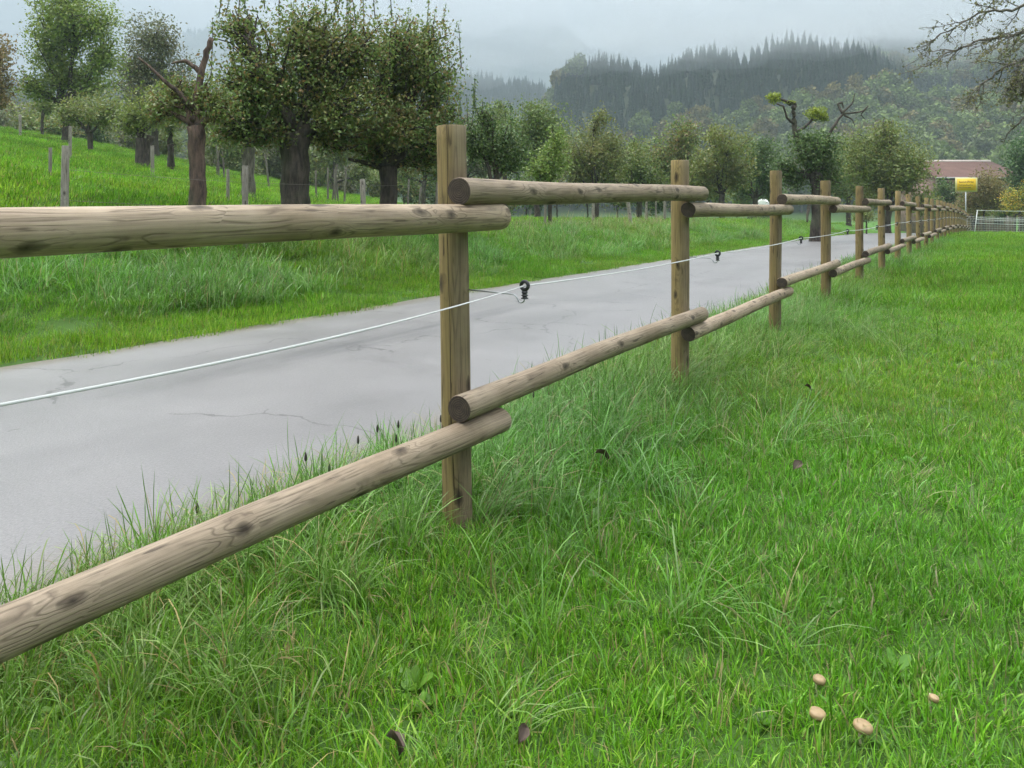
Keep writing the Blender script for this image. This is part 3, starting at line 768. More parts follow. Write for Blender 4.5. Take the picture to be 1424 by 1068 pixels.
for i, (px, Y, lb, pal, lab, wc) in enumerate(mids):
    lo_ = max(l[1] + 0.5 * l[3] for l in lb); w_ = np.mean([l[2] for l in lb])
    lb = lb + [(px - w_ * 0.75 + 5 * (i % 3), lo_ + 10, w_ * 0.55, 17), (px + w_ * (0.55 + 0.1 * (i % 4)), lo_ + 6, w_ * 0.6, 19), (px + w_ * 0.3 * math.sin(i * 2.7), min(l[1] - l[3] for l in lb) + 12, w_ * 0.4, 16)]
    tree('orchard_tree', lab, px, Y, 0.34, lb, pal, 0.0036 * Y, 0.75, seed=30 + i, sub=12, wcol=wc, group='trees of the orchard beyond the road')
# low hedge closing the orchard and the top of the slope
hedge_labs = 'hedge bush behind the '
hb = []
for i in range(11):
    hb.append((648 + i * 42, 64 + 3 * math.sin(i * 2.2), 262 + 6 * math.sin(i * 1.3), 30, 26, ['dark leafy apple tree', 'dull olive tree', 'pointed young tree', 'olive orchard tree', 'broad brownish tree', 'stake at the end of the straw', 'pale leaning stake', 'second fence post', 'knobbly green tree', 'yellowish-brown tree', 'white bales'][i]))
for i in range(8):
    hb.append((292 + i * 45, 66, 228 + 5 * i, 34, 26, ['half-dead apple tree', 'pale-trunked apple tree', 'tallest upright shoots', 'thick apple trunk', 'close row of thin stakes', 'bare low limb of the forked tree', 'forked apple tree', 'first whole fence post'][i]))
for i in range(6):
    hb.append((-20 + i * 48, 64 + 2 * (i % 2), 160 + 6 * i, 34, 26, ['rust-brown tree', 'stub of a tree support', 'tall yellow-green tree', 'small dark-stemmed tree', 'double-trunked tree', 'slim tree with a support stick'][i]))
for i, (px, Y, py, rx, ry, beh) in enumerate(hb):
    tree('hedge_bush', 'low hedge bush behind the ' + beh, px, Y, 0.14, [(px, py, rx, ry), (px + 14, py + 12, rx * 0.8, ry * 0.8)], ['olive', 'apple', 'dark', 'grey'][i % 4], 0.26, 0.8, seed=200 + i, sub=8, cat='bush', group='bushes of the far hedges')
# mistletoe tree
tree('mistletoe_tree', 'gnarled dark tree with dead top limbs and mistletoe balls', 1133, 27, 0.4,
     [(1120, 196, 28, 20), (1140, 205, 30, 22), (1125, 215, 34, 30), (1155, 222, 32, 34), (1110, 245, 36, 28), (1150, 255, 34, 24), (1092, 235, 20, 22)], 'dark', 0.1, 0.8, fork=240, seed=60, sub=13, ends=0.5,
     bare=[([(1130, 245, 0), (1118, 215, 0.1), (1106, 185, 0), (1104, 165, 0), (1103, 146, 0)], 0.13, 0.06), ([(1104, 172, 0), (1090, 165, -0.3), (1084, 150, -0.4), (1074, 146, -0.4)], 0.05, 0.02), ([(1104, 152, 0), (1108, 145, 0.1), (1090, 140, -0.1), (1076, 137, -0.1)], 0.06, 0.035),
           ([(1106, 184, 0), (1122, 176, 0.2), (1134, 164, 0.2)], 0.06, 0.04), ([(1128, 235, 0), (1142, 200, -0.3), (1152, 178, -0.4), (1165, 160, -0.4), (1190, 158, -0.5), (1198, 150, -0.5)], 0.07, 0.015), ([(1165, 160, -0.4), (1160, 146, -0.3), (1166, 144, -0.3), (1168, 152, -0.3)], 0.05, 0.02), ([(1164, 160, -0.4), (1178, 168, -0.4), (1180, 178, -0.5)], 0.04, 0.01),
           ([(1165, 159, -0.4), (1178, 146, -0.4), (1182, 132, -0.4)], 0.04, 0.012), ([(1198, 150, -0.5), (1188, 162, -0.5), (1196, 168, -0.4)], 0.025, 0.01), ([(1124, 284, -0.1), (1117, 296, -0.4), (1113, 308, -0.6)], 0.07, 0.03)])
def leaf_ball(name, label, px, py, Y, r, cat, pal, leaf, n, group=None, squash=(1, 1, 0.85), stems=14):
    g = np.random.default_rng(int(px * 7 + py))
    k = Y / FPX; c = np.array([at(px, Y), Y, zof(py, Y)]); R_ = r * k
    root = empty(name, tuple(c), label, cat, group)
    mb = MB()
    for _ in range(stems):
        d = rand_unit(1, g)[0] * np.array(squash)
        mb.tube(curve((0, 0, -R_ * 0.5), d * R_ * 0.9, 4, g, 0, 0.1), np.linspace(0.012, 0.005, 4), 4, False)
    obj('stem', mb.mesh(name + '_stem', [M_BARK], True), root)
    d = rand_unit(n, g)
    P = d * R_ * np.array(squash) * (g.random((n, 1)) ** 0.45) * (1 + 0.18 * np.sin(d[:, :1] * 6 + d[:, 2:3] * 5))
    pl = np.array(PAL[pal])
    obj('crown', leaf_mesh(name + '_crown', P, leaf * g.uniform(0.7, 1.3, n), pl[g.integers(0, len(pl), n)] * g.uniform(0.7, 1.2, (n, 1)), g, M_LEAF), root)
    return root
leaf_ball('mistletoe', 'mistletoe ball at the tip of the highest dead limb', 1076, 136, 27 - 0.1, 10, 'mistletoe', 'mistletoe', 0.08, 500)
leaf_ball('mistletoe', 'wide double mistletoe clump in the middle of the dead top', 1134, 158, 27.2, 15, 'mistletoe', 'mistletoe', 0.08, 800, squash=(1, 0.8, 0.7))
leaf_ball('mistletoe', 'mistletoe clump beside the wide one, drooping over its limb', 1144, 163, 27.3, 9, 'mistletoe', 'mistletoe', 0.08, 350)
leaf_ball('mistletoe', 'mossy mistletoe tuft lying along the highest dead limb', 1098, 142, 27.0, 10, 'mistletoe', 'mistletoe', 0.06, 250, squash=(1, 0.5, 0.3))

# bushes and conifer round the barn
tree('dark_evergreen', 'dense dark green tree at the gable of the red-roofed barn', 1418, 62, 0.4, [(1430, 215, 28, 34), (1430, 250, 30, 34), (1416, 268, 18, 24), (1446, 200, 30, 44)], 'dark', 0.22, 1.0, seed=70, sub=12, wcol=(0.75, 0.9, 0.95))
tree('twiggy_bush', 'brown twiggy bush in front of the red-roofed barn', 1368, 58, 0.16, [(1366, 262, 26, 34), (1382, 268, 22, 30), (1350, 278, 20, 20), (1396, 282, 18, 18)], 'brown', 0.15, 0.75, seed=71, sub=16, wcol=(0.85, 0.95, 0.85), cat='bush')
tree('autumn_bush', 'yellow and orange autumn bush behind the white tape fence', 1412, 54, 0.12, [(1412, 278, 20, 16), (1424, 268, 18, 14), (1402, 290, 14, 10), (1430, 286, 18, 16)], 'yellow', 0.14, 0.6, seed=72, sub=10, cat='bush')
tree('hedge_bush', 'green bush below the yellow town sign', 1322, 64, 0.14, [(1322, 272, 20, 22), (1335, 280, 16, 16), (1308, 265, 16, 20)], 'dark', 0.2, 0.85, seed=73, sub=8, cat='bush')
tree('hedge_bush', 'low brown bush beside the pole of the yellow sign', 1352, 61, 0.12, [(1352, 288, 20, 14), (1370, 294, 24, 12)], 'olive', 0.16, 0.85, seed=74, sub=8, cat='bush')
tree('roadside_shrub', 'small shrub at the roadside between the fifth and sixth posts', 1205, 40, 0.08, [(1203, 300, 14, 12), (1190, 303, 10, 8)], 'olive', 0.1, 0.7, seed=75, sub=8, cat='shrub')
for i, (px, Y, w) in enumerate([(1300, 68, 24), (1280, 66, 22), (1400, 66, 30), (1430, 64, 26), (1445, 62, 30)]):
    tree('hedge_bush', ['low bush under the eaves at the corner of the barn', 'low bush beside the large round-crowned tree', 'hedge bush at the foot of the dense dark tree', 'hedge bush behind the yellow autumn bush', 'hedge bush past the dense dark tree'][i], px, Y, 0.12,
         [(px, 285, w, 16), (px + 8, 292, w, 12)], 'olive' if i % 2 else 'dark', 0.2, 0.85, seed=80 + i, sub=8, cat='bush')
# overhanging tree beside the pasture: trunk outside the picture, lichen-covered limbs reach in
def overhang():
    g = np.random.default_rng(5)
    Y = 9.5; k = Y / FPX
    def W3(px, py, dy=0.0): return np.array([(px - 712) * k, Y + dy, CAMH - (py - HORIZON) * k])
    X = at(1600, Y); zb = H(X, Y)
    root = empty('overhanging_tree', (X, Y, zb), 'sparse lichen-covered tree reaching its drooping branches over the pasture', 'tree')
    mb = MB()
    top = W3(1590, -60)
    p = curve((X, Y, zb - 0.3), top, 14, g, 0, 0.03)
    mb.tube(p, np.linspace(0.24, 0.12, 14) * (1 + 0.4 * np.exp(-np.linspace(0, 1, 14) * 9)), 14, True, 0, 0.03)
    limbs = [([(1590, -60), (1500, 20), (1424, 45), (1370, 52), (1335, 68), (1303, 85)], 0.1), ([(1590, -20), (1500, 40), (1430, 78), (1395, 95), (1365, 115), (1345, 135)], 0.09),
             ([(1590, 0), (1500, 60), (1440, 100), (1410, 125), (1392, 148)], 0.08), ([(1580, -80), (1480, -20), (1424, 8), (1385, 8), (1350, 28), (1322, 45)], 0.09),
             ([(1590, 40), (1520, 110), (1450, 140), (1420, 168), (1402, 186), (1396, 200)], 0.07), ([(1580, -100), (1480, -60), (1420, -20), (1370, 0), (1340, 8)], 0.08), ([(1590, 20), (1500, 80), (1450, 100), (1424, 112)], 0.08),
             ([(1580, -60), (1490, 0), (1440, 25), (1400, 50), (1375, 60), (1350, 66)], 0.06), ([(1590, 30), (1480, 70), (1425, 85), (1400, 110), (1380, 130)], 0.05)]
    P = []; C = []; L = []
    col = np.array([(0.17, 0.19, 0.065), (0.21, 0.2, 0.08), (0.13, 0.14, 0.07), (0.24, 0.22, 0.09), (0.12, 0.14, 0.06)])
    for li, (poly, r0) in enumerate(limbs):
        dy = g.uniform(-0.7, 0.7)
        pts = np.array([W3(a, b, dy * i / len(poly)) for i, (a, b) in enumerate(poly)])
        tt = np.linspace(0, len(pts) - 1, 26); i0_ = np.minimum(tt.astype(int), len(pts) - 2); f_ = (tt - i0_)[:, None]
        c = pts[i0_] * (1 - f_) + pts[i0_ + 1] * f_ + g.normal(0, 0.012, (26, 3))
        mb.tube(c, np.linspace(r0 * 0.3, 0.005, 26), 6, False)
        nsec = 9
        for q_ in range(nsec):
            j = int(8 + 17 * (q_ + g.random()) / nsec); j = min(j, 25)
            tang = c[min(j + 1, 25)] - c[j - 1]; tang /= np.linalg.norm(tang)
            d = tang * 0.9 + g.normal(0, 0.55, 3) + np.array([-0.2, 0, -0.25]); d /= np.linalg.norm(d)
            ln = g.uniform(0.25, 0.7) * (1.15 - j / 40)
            if li == 4 and j > 14: continue
            sec = curve(c[j], c[j] + d * ln, 9, g, g.uniform(-0.1, 0.1), 0.1)
            mb.tube(sec, np.linspace(0.008, 0.003, 9), 5, False)
            for k3 in range(2, 9):
                for _ in range(2):
                    e = d * 0.5 + g.normal(0, 0.7, 3); e /= np.linalg.norm(e)
                    tl = g.uniform(0.05, 0.2)
                    mb.tube([sec[k3], sec[k3] + e * tl * 0.5 + g.normal(0, 0.008, 3), sec[k3] + e * tl], [0.003, 0.0025, 0.0015], 4, False)
                    nl = g.integers(1, 6)
                    P.append(sec[k3] + e * tl * g.uniform(0.3, 1.1, (nl, 1)) + g.normal(0, 0.012, (nl, 3))); C.append(col[g.integers(0, 5, nl)]); L.append(g.uniform(0.022, 0.045, nl))
        # lichen sleeves along the limb
        nl = 40
        t = g.integers(0, 26, nl)
        P.append(c[t] + g.normal(0, 0.02, (nl, 3))); C.append(np.tile([[0.12, 0.12, 0.07]], (nl, 1)) * g.uniform(0.7, 1.2, (nl, 1))); L.append(g.uniform(0.02, 0.045, nl))
    # the rest of the crown, out of the picture
    for _ in range(60):
        c = top + g.normal(0, 1, 3) * np.array([0.9, 1.3, 0.8]) + np.array([1.0, 0, 0.9])
        if at(1440, c[1]) > c[0]: continue
        mb.tube(curve(top, c, 6, g, 0.05, 0.1), np.linspace(0.03, 0.006, 6), 5, False)
        nl = 60
        P.append(c + g.normal(0, 0.3, (nl, 3)) + np.array([0.3, 0, 0])); C.append(col[g.integers(0, 5, nl)]); L.append(g.uniform(0.03, 0.06, nl))
    obj('trunk', mb.mesh('overhang_trunk', [M_BARKG], True), root).location = (-X, -Y, -zb)
    obj('crown', leaf_mesh('overhang_crown', np.concatenate(P), np.concatenate(L), np.concatenate(C), g, M_LEAF), root).location = (-X, -Y, -zb)
overhang()

# ------------------------------------------------------------------ old stakes beyond the road
def stake(px, Y, h, r, label, lean=(0, 0), group='old grey stakes beyond the road', seed=0, dark=False):
    x = at(px, Y); z = H(x, Y)
    me = log_mesh('stake', h + 0.3, r, 12, 8, mats=[M_BARKG if dark else M_STAKE, M_PTOP, M_CRACK], seed=seed, taper=0.08, wob=r * 0.12, top_chamfer=True)
    o = obj('wooden_stake', me, label=label, cat='stake', group=group)
    o.location = (x, Y, z - 0.3); o.rotation_euler = (math.radians(lean[0]), math.radians(lean[1]), 0)
    return o
LINE = [(88, 9.0, 1.22, 0.042), (340, 10.8, 1.18, 0.042), (508, 13.0, 1.05, 0.045), (604, 15.4, 1.0, 0.04), (700, 18.6, 1.0, 0.04)]
labs = ['grey weathered stake on the bank, first of the wire row along the road', 'grey weathered stake on the bank between two apple trunks', 'grey stake of the wire row beside the knotty forked apple tree', 'thin grey stake of the wire row partly behind the first whole post', 'thin grey stake below the dark leafy apple tree']
tops = []
for i, (px, Y, h, r) in enumerate(LINE):
    stake(px, Y, h, r, labs[i], (0, [1, 0.5, -2, 3, -1][i]), seed=i)
    x = at(px, Y); tops.append((x, Y, H(x, Y), h))
other = [(70, 15, 0.75, 0.035, 'short reddish stake on the slope behind the first grey stake'), (212, 26, 1.0, 0.06, 'lone grey stake standing on the slope below the double-trunked tree'), (97, 24, 1.05, 0.05, 'grey stake on the open slope below the small dark-stemmed tree'),
         (317, 17, 0.85, 0.035, 'short dark stake between the broken-limbed tree and a grey stake'), (880, 24, 1.15, 0.06, 'pale leaning stake at the meadow edge near the second fence post'), (898, 32, 1.1, 0.05, 'dark thin stake behind the pale leaning stake'),
         (912, 33, 1.1, 0.035, 'very thin stake behind the pale leaning stake'), (924, 31, 1.15, 0.06, 'dark mossy stake beside the second fence post'), (825, 26, 1.0, 0.05, 'dark stake at the end of the dry straw'), (757, 22, 0.95, 0.035, 'thin pale stake standing in the dry straw'),
         (28, 38, 1.2, 0.07, 'stub of a young-tree support high on the slope')]
for i, (px, Y, h, r, lab) in enumerate(other):
    stake(px, Y, h, r, lab, (0, [0, 0, 1, 0, -7, 2, 0, 1, 0, 2, 0][i]), seed=20 + i)
# the row of thin leaning stakes stacked under the hedge
bs = [(456, 34), (461, 34.3), (467, 34), (472, 34.4), (478, 34), (300, 36), (306, 36), (313, 36.3), (580, 33), (566, 33.5), (376, 35), (440, 34), ]
for i, (px, Y) in enumerate(bs):
    stake(px, Y, 1.5 + 0.2 * math.sin(i * 2.1), 0.045, 'thin stake of the close row seen between the thick trunk and the forked tree' if 430 < px < 490 else 'thin stake of the row seen beyond the forked apple tree' if px > 490 else 'thin stake of the row between the half-dead tree and the thick trunk', (0, 7 * math.sin(i * 1.7)), 'thin stakes under the far hedge', seed=40 + i, dark=True)
M_WIRE = plain('rusty_wire', (0.16, 0.14, 0.12), 0.5, 0.8)
mbw = None
for lev, lab in ((0.95, 'top strand of thin wire along the grey stakes'), (0.6, 'middle strand of thin wire along the grey stakes'), (0.3, 'lowest strand of thin wire along the grey stakes')):
    mb = MB()
    pts = []
    for (a, b) in zip(tops[:-1], tops[1:]):
        for t in np.linspace(0, 1, 6)[:-1]:
            pts.append([a[0] * (1 - t) + b[0] * t, a[1] * (1 - t) + b[1] * t - 0.04, (a[2] * (1 - t) + b[2] * t) + lev - 0.05 * t * (1 - t)])
    mb.tube(pts, 0.0022, 5, False)
    obj('wire_strand', mb.mesh('wire_strand', [M_WIRE]), label=lab, cat='wire', group='wires on the grey stakes')

# ------------------------------------------------------------------ barn, town sign, white fence, bales
def barn():
    Y = 78.0; k = Y / FPX
    x0, x1 = at(1301, Y), at(1424, Y); zr = zof(221, Y); ze = zof(247, Y); zg = H((x0 + x1) / 2, Y) - 0.3
    dp = 9.0
    root = empty('barn', ((x0 + x1) / 2, Y, zg), 'red tile-roofed barn half hidden behind bushes and the yellow sign', 'barn')
    m_t, t, b, o = newmat('red_roof_tile')
    co = N(t, 'ShaderNodeTexCoord').outputs['Object']
    n1 = N(t, 'ShaderNodeTexNoise', {'Vector': co, 'Scale': 1.2, 'Detail': 6.0})
    t.links.new(ramp(t, n1.outputs['Fac'], [(0.3, (0.125, 0.066, 0.052)), (0.7, (0.175, 0.092, 0.072))]), b.inputs['Base Color']); b.inputs['Roughness'].default_value = 0.8
    m_w = plain('barn_wall_boards', (0.2, 0.125, 0.1), 0.85, noise=0.3, scale=3)
    m_d = plain('dark_fascia', (0.045, 0.035, 0.03), 0.8)
    m_c = plain('ridge_mortar', (0.5, 0.42, 0.38), 0.8)
    def part(nm, mb, mats, par=root):
        o_ = obj(nm, mb.mesh('barn_' + nm, mats), par); 
        if par is root: o_.location = -Vector(root.location)
        return o_
    w = MB(); w.box(((x0 + x1) / 2, Y + dp / 2, (zg + ze) / 2), (x1 - x0 - 0.8, dp - 1.2, ze - zg)); part('wall', w, [m_w])
    # roof slopes as rows of overlapping tile courses
    rows = 16
    yc = Y + dp / 2
    rf = MB()
    hip = 1.4
    for sgn in (-1, 1):
        for i in range(rows):
            f0, f1 = i / rows, (i + 1) / rows
            ya, yb = yc + sgn * (dp / 2) * (1 - f0), yc + sgn * (dp / 2) * (1 - f1)
            za, zb_ = ze + (zr - ze) * f0, ze + (zr - ze) * f1
            xa0, xa1 = x0 + hip * max(0, f0 - 0.55), x1 - hip * max(0, f0 - 0.55)
            V = [[xa0, ya, za + 0.05], [xa1, ya, za + 0.05], [xa1, yb, zb_ + 0.01], [xa0, yb, zb_ + 0.01], [xa0, ya, za - 0.03], [xa1, ya, za - 0.03], [xa1, yb, zb_ - 0.09], [xa0, yb, zb_ - 0.09]]
            rf.add(V, [[0, 1, 2, 3], [4, 7, 6, 5], [0, 4, 5, 1], [3, 2, 6, 7], [0, 3, 7, 4], [1, 5, 6, 2]])
    roof = part('roof', rf, [m_t])
    rd = MB(); rd.tube([[x0 + hip * 0.45, yc, zr + 0.02], [x1 - hip * 0.45, yc, zr + 0.02]], 0.16, 10); r = obj('ridge_cap', rd.mesh('ridge_cap', [m_c], True), roof)
    ga = MB()
    for xx in (x0 + 0.45, x1 - 0.45):
        ga.add([[xx - 0.05, Y + 0.6, ze - 0.02], [xx - 0.05, Y + dp - 0.6, ze - 0.02], [xx - 0.05, yc, zr - 0.12], [xx + 0.05, Y + 0.6, ze - 0.02], [xx + 0.05, Y + dp - 0.6, ze - 0.02], [xx + 0.05, yc, zr - 0.12]], [[0, 2, 1], [3, 4, 5], [0, 1, 4, 3], [1, 2, 5, 4], [2, 0, 3, 5]])
    part('gable', ga, [m_w])
    fa = MB(); fa.box(((x0 + x1) / 2, Y - 0.06, ze - 0.12), (x1 - x0, 0.06, 0.2)); part('fascia', fa, [m_d])
    gu = MB(); gu.tube([[x0, Y - 0.16, ze - 0.03], [x1, Y - 0.16, ze - 0.03]], 0.07, 8); part('gutter', gu, [plain('zinc_gutter', (0.3, 0.3, 0.3), 0.5, 0.4)])
    for i, xx in enumerate((x0 + 1.9, x0 + 4.2, x0 + 6.6)):
        wd = MB(); wd.box((xx, Y + 0.58, zg + 1.9), (0.9, 0.08, 1.0)); part('window', wd, [m_d])
barn()
def town_sign():
    Y = 54.0; X = at(1343, Y); zb = H(X, Y); k = Y / FPX
    root = empty('town_sign', (X, Y, zb), 'yellow place-name sign on a grey pole in front of the barn', 'sign')
    M_Y = plain('sign_yellow', (0.75, 0.47, 0.012), 0.4, noise=0.03); M_E = plain('sign_edge', (0.62, 0.55, 0.22), 0.4, noise=0.03); M_K = plain('sign_ink', (0.11, 0.06, 0.01), 0.5)
    cz = zof(256.8, Y) - zb; w, h = 30.5 * k, 19.5 * k
    mb = MB(); mb.tube([[0, 0, -0.3], [0, 0, cz + h * 0.3]], 0.038, 12); obj('pole', mb.mesh('sign_pole', [plain('grey_pole', (0.42, 0.43, 0.44), 0.4, 0.5)], True), root)
    mb = MB(); mb.box((0, -0.06, cz), (w, 0.03, h)); panel = obj('sign_panel', mb.mesh('sign_panel', [M_E]), root)
    mb = MB(); mb.box((0, -0.079, cz), (w * 0.86, 0.006, h * 0.82)); obj('sign_face', mb.mesh('sign_face', [M_Y]), panel)
    # lettering too far off to be read: word-like strokes
    g = random.Random(4)
    for row, (zr, x0, x1, hh) in enumerate([(0.19, -0.33, 0.33, 0.13), (-0.03, -0.34, 0.28, 0.09), (-0.2, -0.33, 0.2, 0.08)]):
        mb = MB(); x = x0
        while x < x1:
            lw = g.uniform(0.022, 0.04)
            tall = hh * (1.25 if g.random() < 0.3 or x == x0 else 0.85)
            mb.box((x * w, -0.084, cz + (zr + tall / 2 - hh / 2) * h), (lw * w * 0.42, 0.004, tall * h))
            mb.box(((x + lw * 0.4) * w, -0.0845, cz + (zr + g.choice((-0.35, 0, 0.35)) * hh) * h), (lw * w * 0.7, 0.004, hh * h * 0.22))
            x += lw * 1.25
        obj('lettering', mb.mesh('lettering', [M_K]), panel)
town_sign()
M_WHITE = plain('white_plastic', (0.78, 0.78, 0.75), 0.45, noise=0.05)
def white_fence():
    Y = 45.5
    xs = [at(1357, Y), at(1357, Y) + 4.2, at(1357, Y) + 8.6, at(1357, Y) + 13]
    root = empty('tape_fence', (xs[0], Y, H(xs[0], Y)), 'white tape fence closing the far end of the pasture', 'fence')
    for i, x in enumerate(xs):
        z = H(x, Y); mb = MB()
        mb.tube([[x - 0.09, Y, z - 0.1], [x + (0.09 if i == 0 else 0.0), Y, z + 1.38]], [0.022, 0.022], 8)
        obj('post', mb.mesh('white_post', [M_WHITE], True), root).location = -Vector(root.location)
    for lev in (0.62, 0.82, 0.93, 1.34):
        mb = MB()
        pts = []
        for a, b in zip(xs[:-1], xs[1:]):
            for t in np.linspace(0, 1, 7)[:-1]:
                x = a * (1 - t) + b * t
                pts.append([x, Y - 0.03, H(a, Y) * (1 - t) + H(b, Y) * t + lev - 0.12 * t * (1 - t) + (0.03 if lev > 1 else -0.01 * x + 0.28)])
        mb.tube(pts, 0.011, 6, False)
        obj('tape', mb.mesh('white_tape', [M_WHITE]), root).location = -Vector(root.location)
white_fence()
def net_fence():
    Y = 52.0; xs = np.linspace(at(1345, Y), at(1345, Y) + 16, 7)
    root = empty('net_fence', (xs[0], Y, H(xs[0], Y)), 'thin wire netting fence behind the white tape fence', 'fence')
    for x in xs:
        mb = MB(); z = H(x, Y); mb.tube([[x, Y, z - 0.1], [x, Y, z + 1.25]], 0.03, 8); obj('post', mb.mesh('net_post', [M_STAKE], True), root).location = -Vector(root.location)
    mb = MB()
    for lev in np.linspace(0.1, 1.15, 8):
        mb.tube([[x, Y - 0.04, H(x, Y) + lev] for x in np.linspace(xs[0], xs[-1], 20)], 0.006, 4, False)
    for x in np.linspace(xs[0], xs[-1], 90):
        mb.tube([[x, Y - 0.045, H(x, Y) + 0.1], [x, Y - 0.045, H(x, Y) + 1.15]], 0.005, 4, False)
    o = obj('netting', mb.mesh('netting', [plain('netting_wire', (0.5, 0.5, 0.48), 0.5)]), root, kind='stuff'); o.location = -Vector(root.location)
net_fence()
def bale(px, Y, r, label, mat, lift=0.0):
    x = at(px, Y); z = H(x, Y); mb = MB()
    prof = [(-1, 0.55), (-0.97, 0.8), (-0.85, 0.95), (-0.5, 1.0), (0.5, 1.0), (0.85, 0.95), (0.97, 0.8), (1, 0.55)]
    mb.tube([[r * 0.8 * p, 0, r] for p, _ in prof], [r * q_ for _, q_ in prof], 20, True, 0, 0.012)
    root = obj('wrapped_bale', mb.mesh('wrapped_bale', [mat], True), label=label, cat='bale', group='bales behind the orchard')
    root.location = (x, Y, z - 0.03 + lift); root.rotation_euler = (0, 0, 1.1)
bale(1061, 56, 0.48, 'dark wrapped round bale carrying the white one under the orchard tree', M_BLACK); bale(1061, 56, 0.42, 'white wrapped bale lying on top of a dark bale under the orchard tree', M_WHITE, 0.94)
bale(1046, 58, 0.4, 'pale bale half hidden by twigs next to the stacked white bale', M_WHITE, 0.7); bale(1046, 58, 0.37, 'dark bale under the half-hidden pale bale', M_BLACK)

# ------------------------------------------------------------------ scattered vegetation (instanced)
def hidden_collection(name, meshes):
    c = bpy.data.collections.new(name)
    for i, me in enumerate(meshes):
        o = bpy.data.objects.new('%s_source_%02d' % (name, i), me); c.objects.link(o)
    return c
def scatter(name, pos, rot, scale, idx, tint, coll, label):
    me = bpy.data.meshes.new(name); n = len(pos)
    me.vertices.add(n); me.vertices.foreach_set('co', np.asarray(pos, np.float32).ravel())
    for an, typ, data, key in (('rot', 'FLOAT_VECTOR', rot, 'vector'), ('scl', 'FLOAT_VECTOR', scale, 'vector'), ('idx', 'INT', idx, 'value'), ('tint', 'FLOAT_COLOR', tint, 'color')):
        a = me.attributes.new(an, typ, 'POINT'); a.data.foreach_set(key, np.asarray(data, np.int32 if typ == 'INT' else np.float32).ravel())
    o = obj(name, me, label=label, kind='stuff')
    gt = bpy.data.node_groups.new(name + '_nodes', 'GeometryNodeTree')
    gt.interface.new_socket('Geometry', in_out='INPUT', socket_type='NodeSocketGeometry')
    gt.interface.new_socket('Geometry', in_out='OUTPUT', socket_type='NodeSocketGeometry')
    gi = gt.nodes.new('NodeGroupInput'); go = gt.nodes.new('NodeGroupOutput')
    iop = gt.nodes.new('GeometryNodeInstanceOnPoints'); ci = gt.nodes.new('GeometryNodeCollectionInfo')
    ci.inputs['Collection'].default_value = coll
    ci.inputs['Separate Children'].default_value = True; ci.inputs['Reset Children'].default_value = True
    m2p = gt.nodes.new('GeometryNodeMeshToPoints')
    def na(nm, dt):
        a = gt.nodes.new('GeometryNodeInputNamedAttribute'); a.data_type = dt; a.inputs['Name'].default_value = nm
        return a.outputs['Attribute']
    e2r = gt.nodes.new('FunctionNodeEulerToRotation')
    L = gt.links.new
    L(gi.outputs[0], m2p.inputs['Mesh']); L(m2p.outputs[0], iop.inputs['Points'])
    L(ci.outputs[0], iop.inputs['Instance']); iop.inputs['Pick Instance'].default_value = True
    L(na('idx', 'INT'), iop.inputs['Instance Index'])
    L(na('rot', 'FLOAT_VECTOR'), e2r.inputs[0]); L(e2r.outputs[0], iop.inputs['Rotation'])
    L(na('scl', 'FLOAT_VECTOR'), iop.inputs['Scale'])
    L(iop.outputs[0], go.inputs[0])
    md = o.modifiers.new('scatter', 'NODES'); md.node_group = gt
    return o
def blades(n, g, hmin, hmax, rad, wid, lean=0.5, bend=0.8, segs=3, cols=((0.075, 0.17, 0.025), (0.1, 0.2, 0.03), (0.055, 0.13, 0.02)), dry=0.05, bias=(0, 0)):
    """a tuft of n curved tapering blades"""
    a = g.random(n) * 2 * PI; r = rad * np.sqrt(g.random(n))
    base = np.stack([np.cos(a) * r, np.sin(a) * r, np.full(n, -0.01)], 1)
    ld = a + g.normal(0, 0.9, n)
    dirx = np.stack([np.cos(ld) + bias[0], np.sin(ld) + bias[1], np.zeros(n)], 1)
    dirx /= np.linalg.norm(dirx, axis=1)[:, None] + 1e-9
    h = g.uniform(hmin, hmax, n) * g.uniform(0.6, 1.0, n); ln = np.abs(g.normal(0, lean, n)); bd = np.abs(g.normal(0, bend, n)) + 0.1
    w = wid * g.uniform(0.6, 1.3, n)
    side = np.stack([-dirx[:, 1], dirx[:, 0], np.zeros(n)], 1)
    tw = g.normal(0, 0.6, n)[:, None]
    side = side * np.cos(tw) + dirx * np.sin(tw) * 0.7
    rows = []
    ang = ln.copy(); p = base.copy()
    for s_ in range(segs + 1):
        f = s_ / segs
        ww = (w * (1 - 0.25 * f) * (1 if s_ < segs else 0.0))[:, None]
        if s_ < segs: rows += [p - side * ww * 0.5, p + side * ww * 0.5]
        else: rows += [p]
        step = (h / segs)[:, None]
        p = p + (np.sin(ang)[:, None] * dirx + np.cos(ang)[:, None] * np.array([0, 0, 1.0])) * step
        ang = ang + bd / segs * (1 + f)
    k = 2 * segs + 1
    V = np.stack(rows, 1).reshape(-1, 3)
    F = []
    for i in range(n):
        b = i * k
        for s_ in range(segs - 1): F.append([b + 2 * s_, b + 2 * s_ + 1, b + 2 * s_ + 3, b + 2 * s_ + 2])
        F.append([b + 2 * segs - 2, b + 2 * segs - 1, b + 2 * segs])
    cs = np.array(cols)[g.integers(0, len(cols), n)] * g.uniform(0.6, 1.4, (n, 1))
    isdry = g.random(n) < dry
    cs[isdry] = np.array([0.30, 0.26, 0.11]) * g.uniform(0.6, 1.2, (isdry.sum(), 1))
    return V, F, np.repeat(cs, k, 0)
def join(parts):
    V = []; F = []; C = []; n = 0
    for v, f, c in parts:
        V.append(v); F += [[i + n for i in q_] for q_ in f]; C.append(c); n += len(v)
    return np.concatenate(V), F, np.concatenate(C)
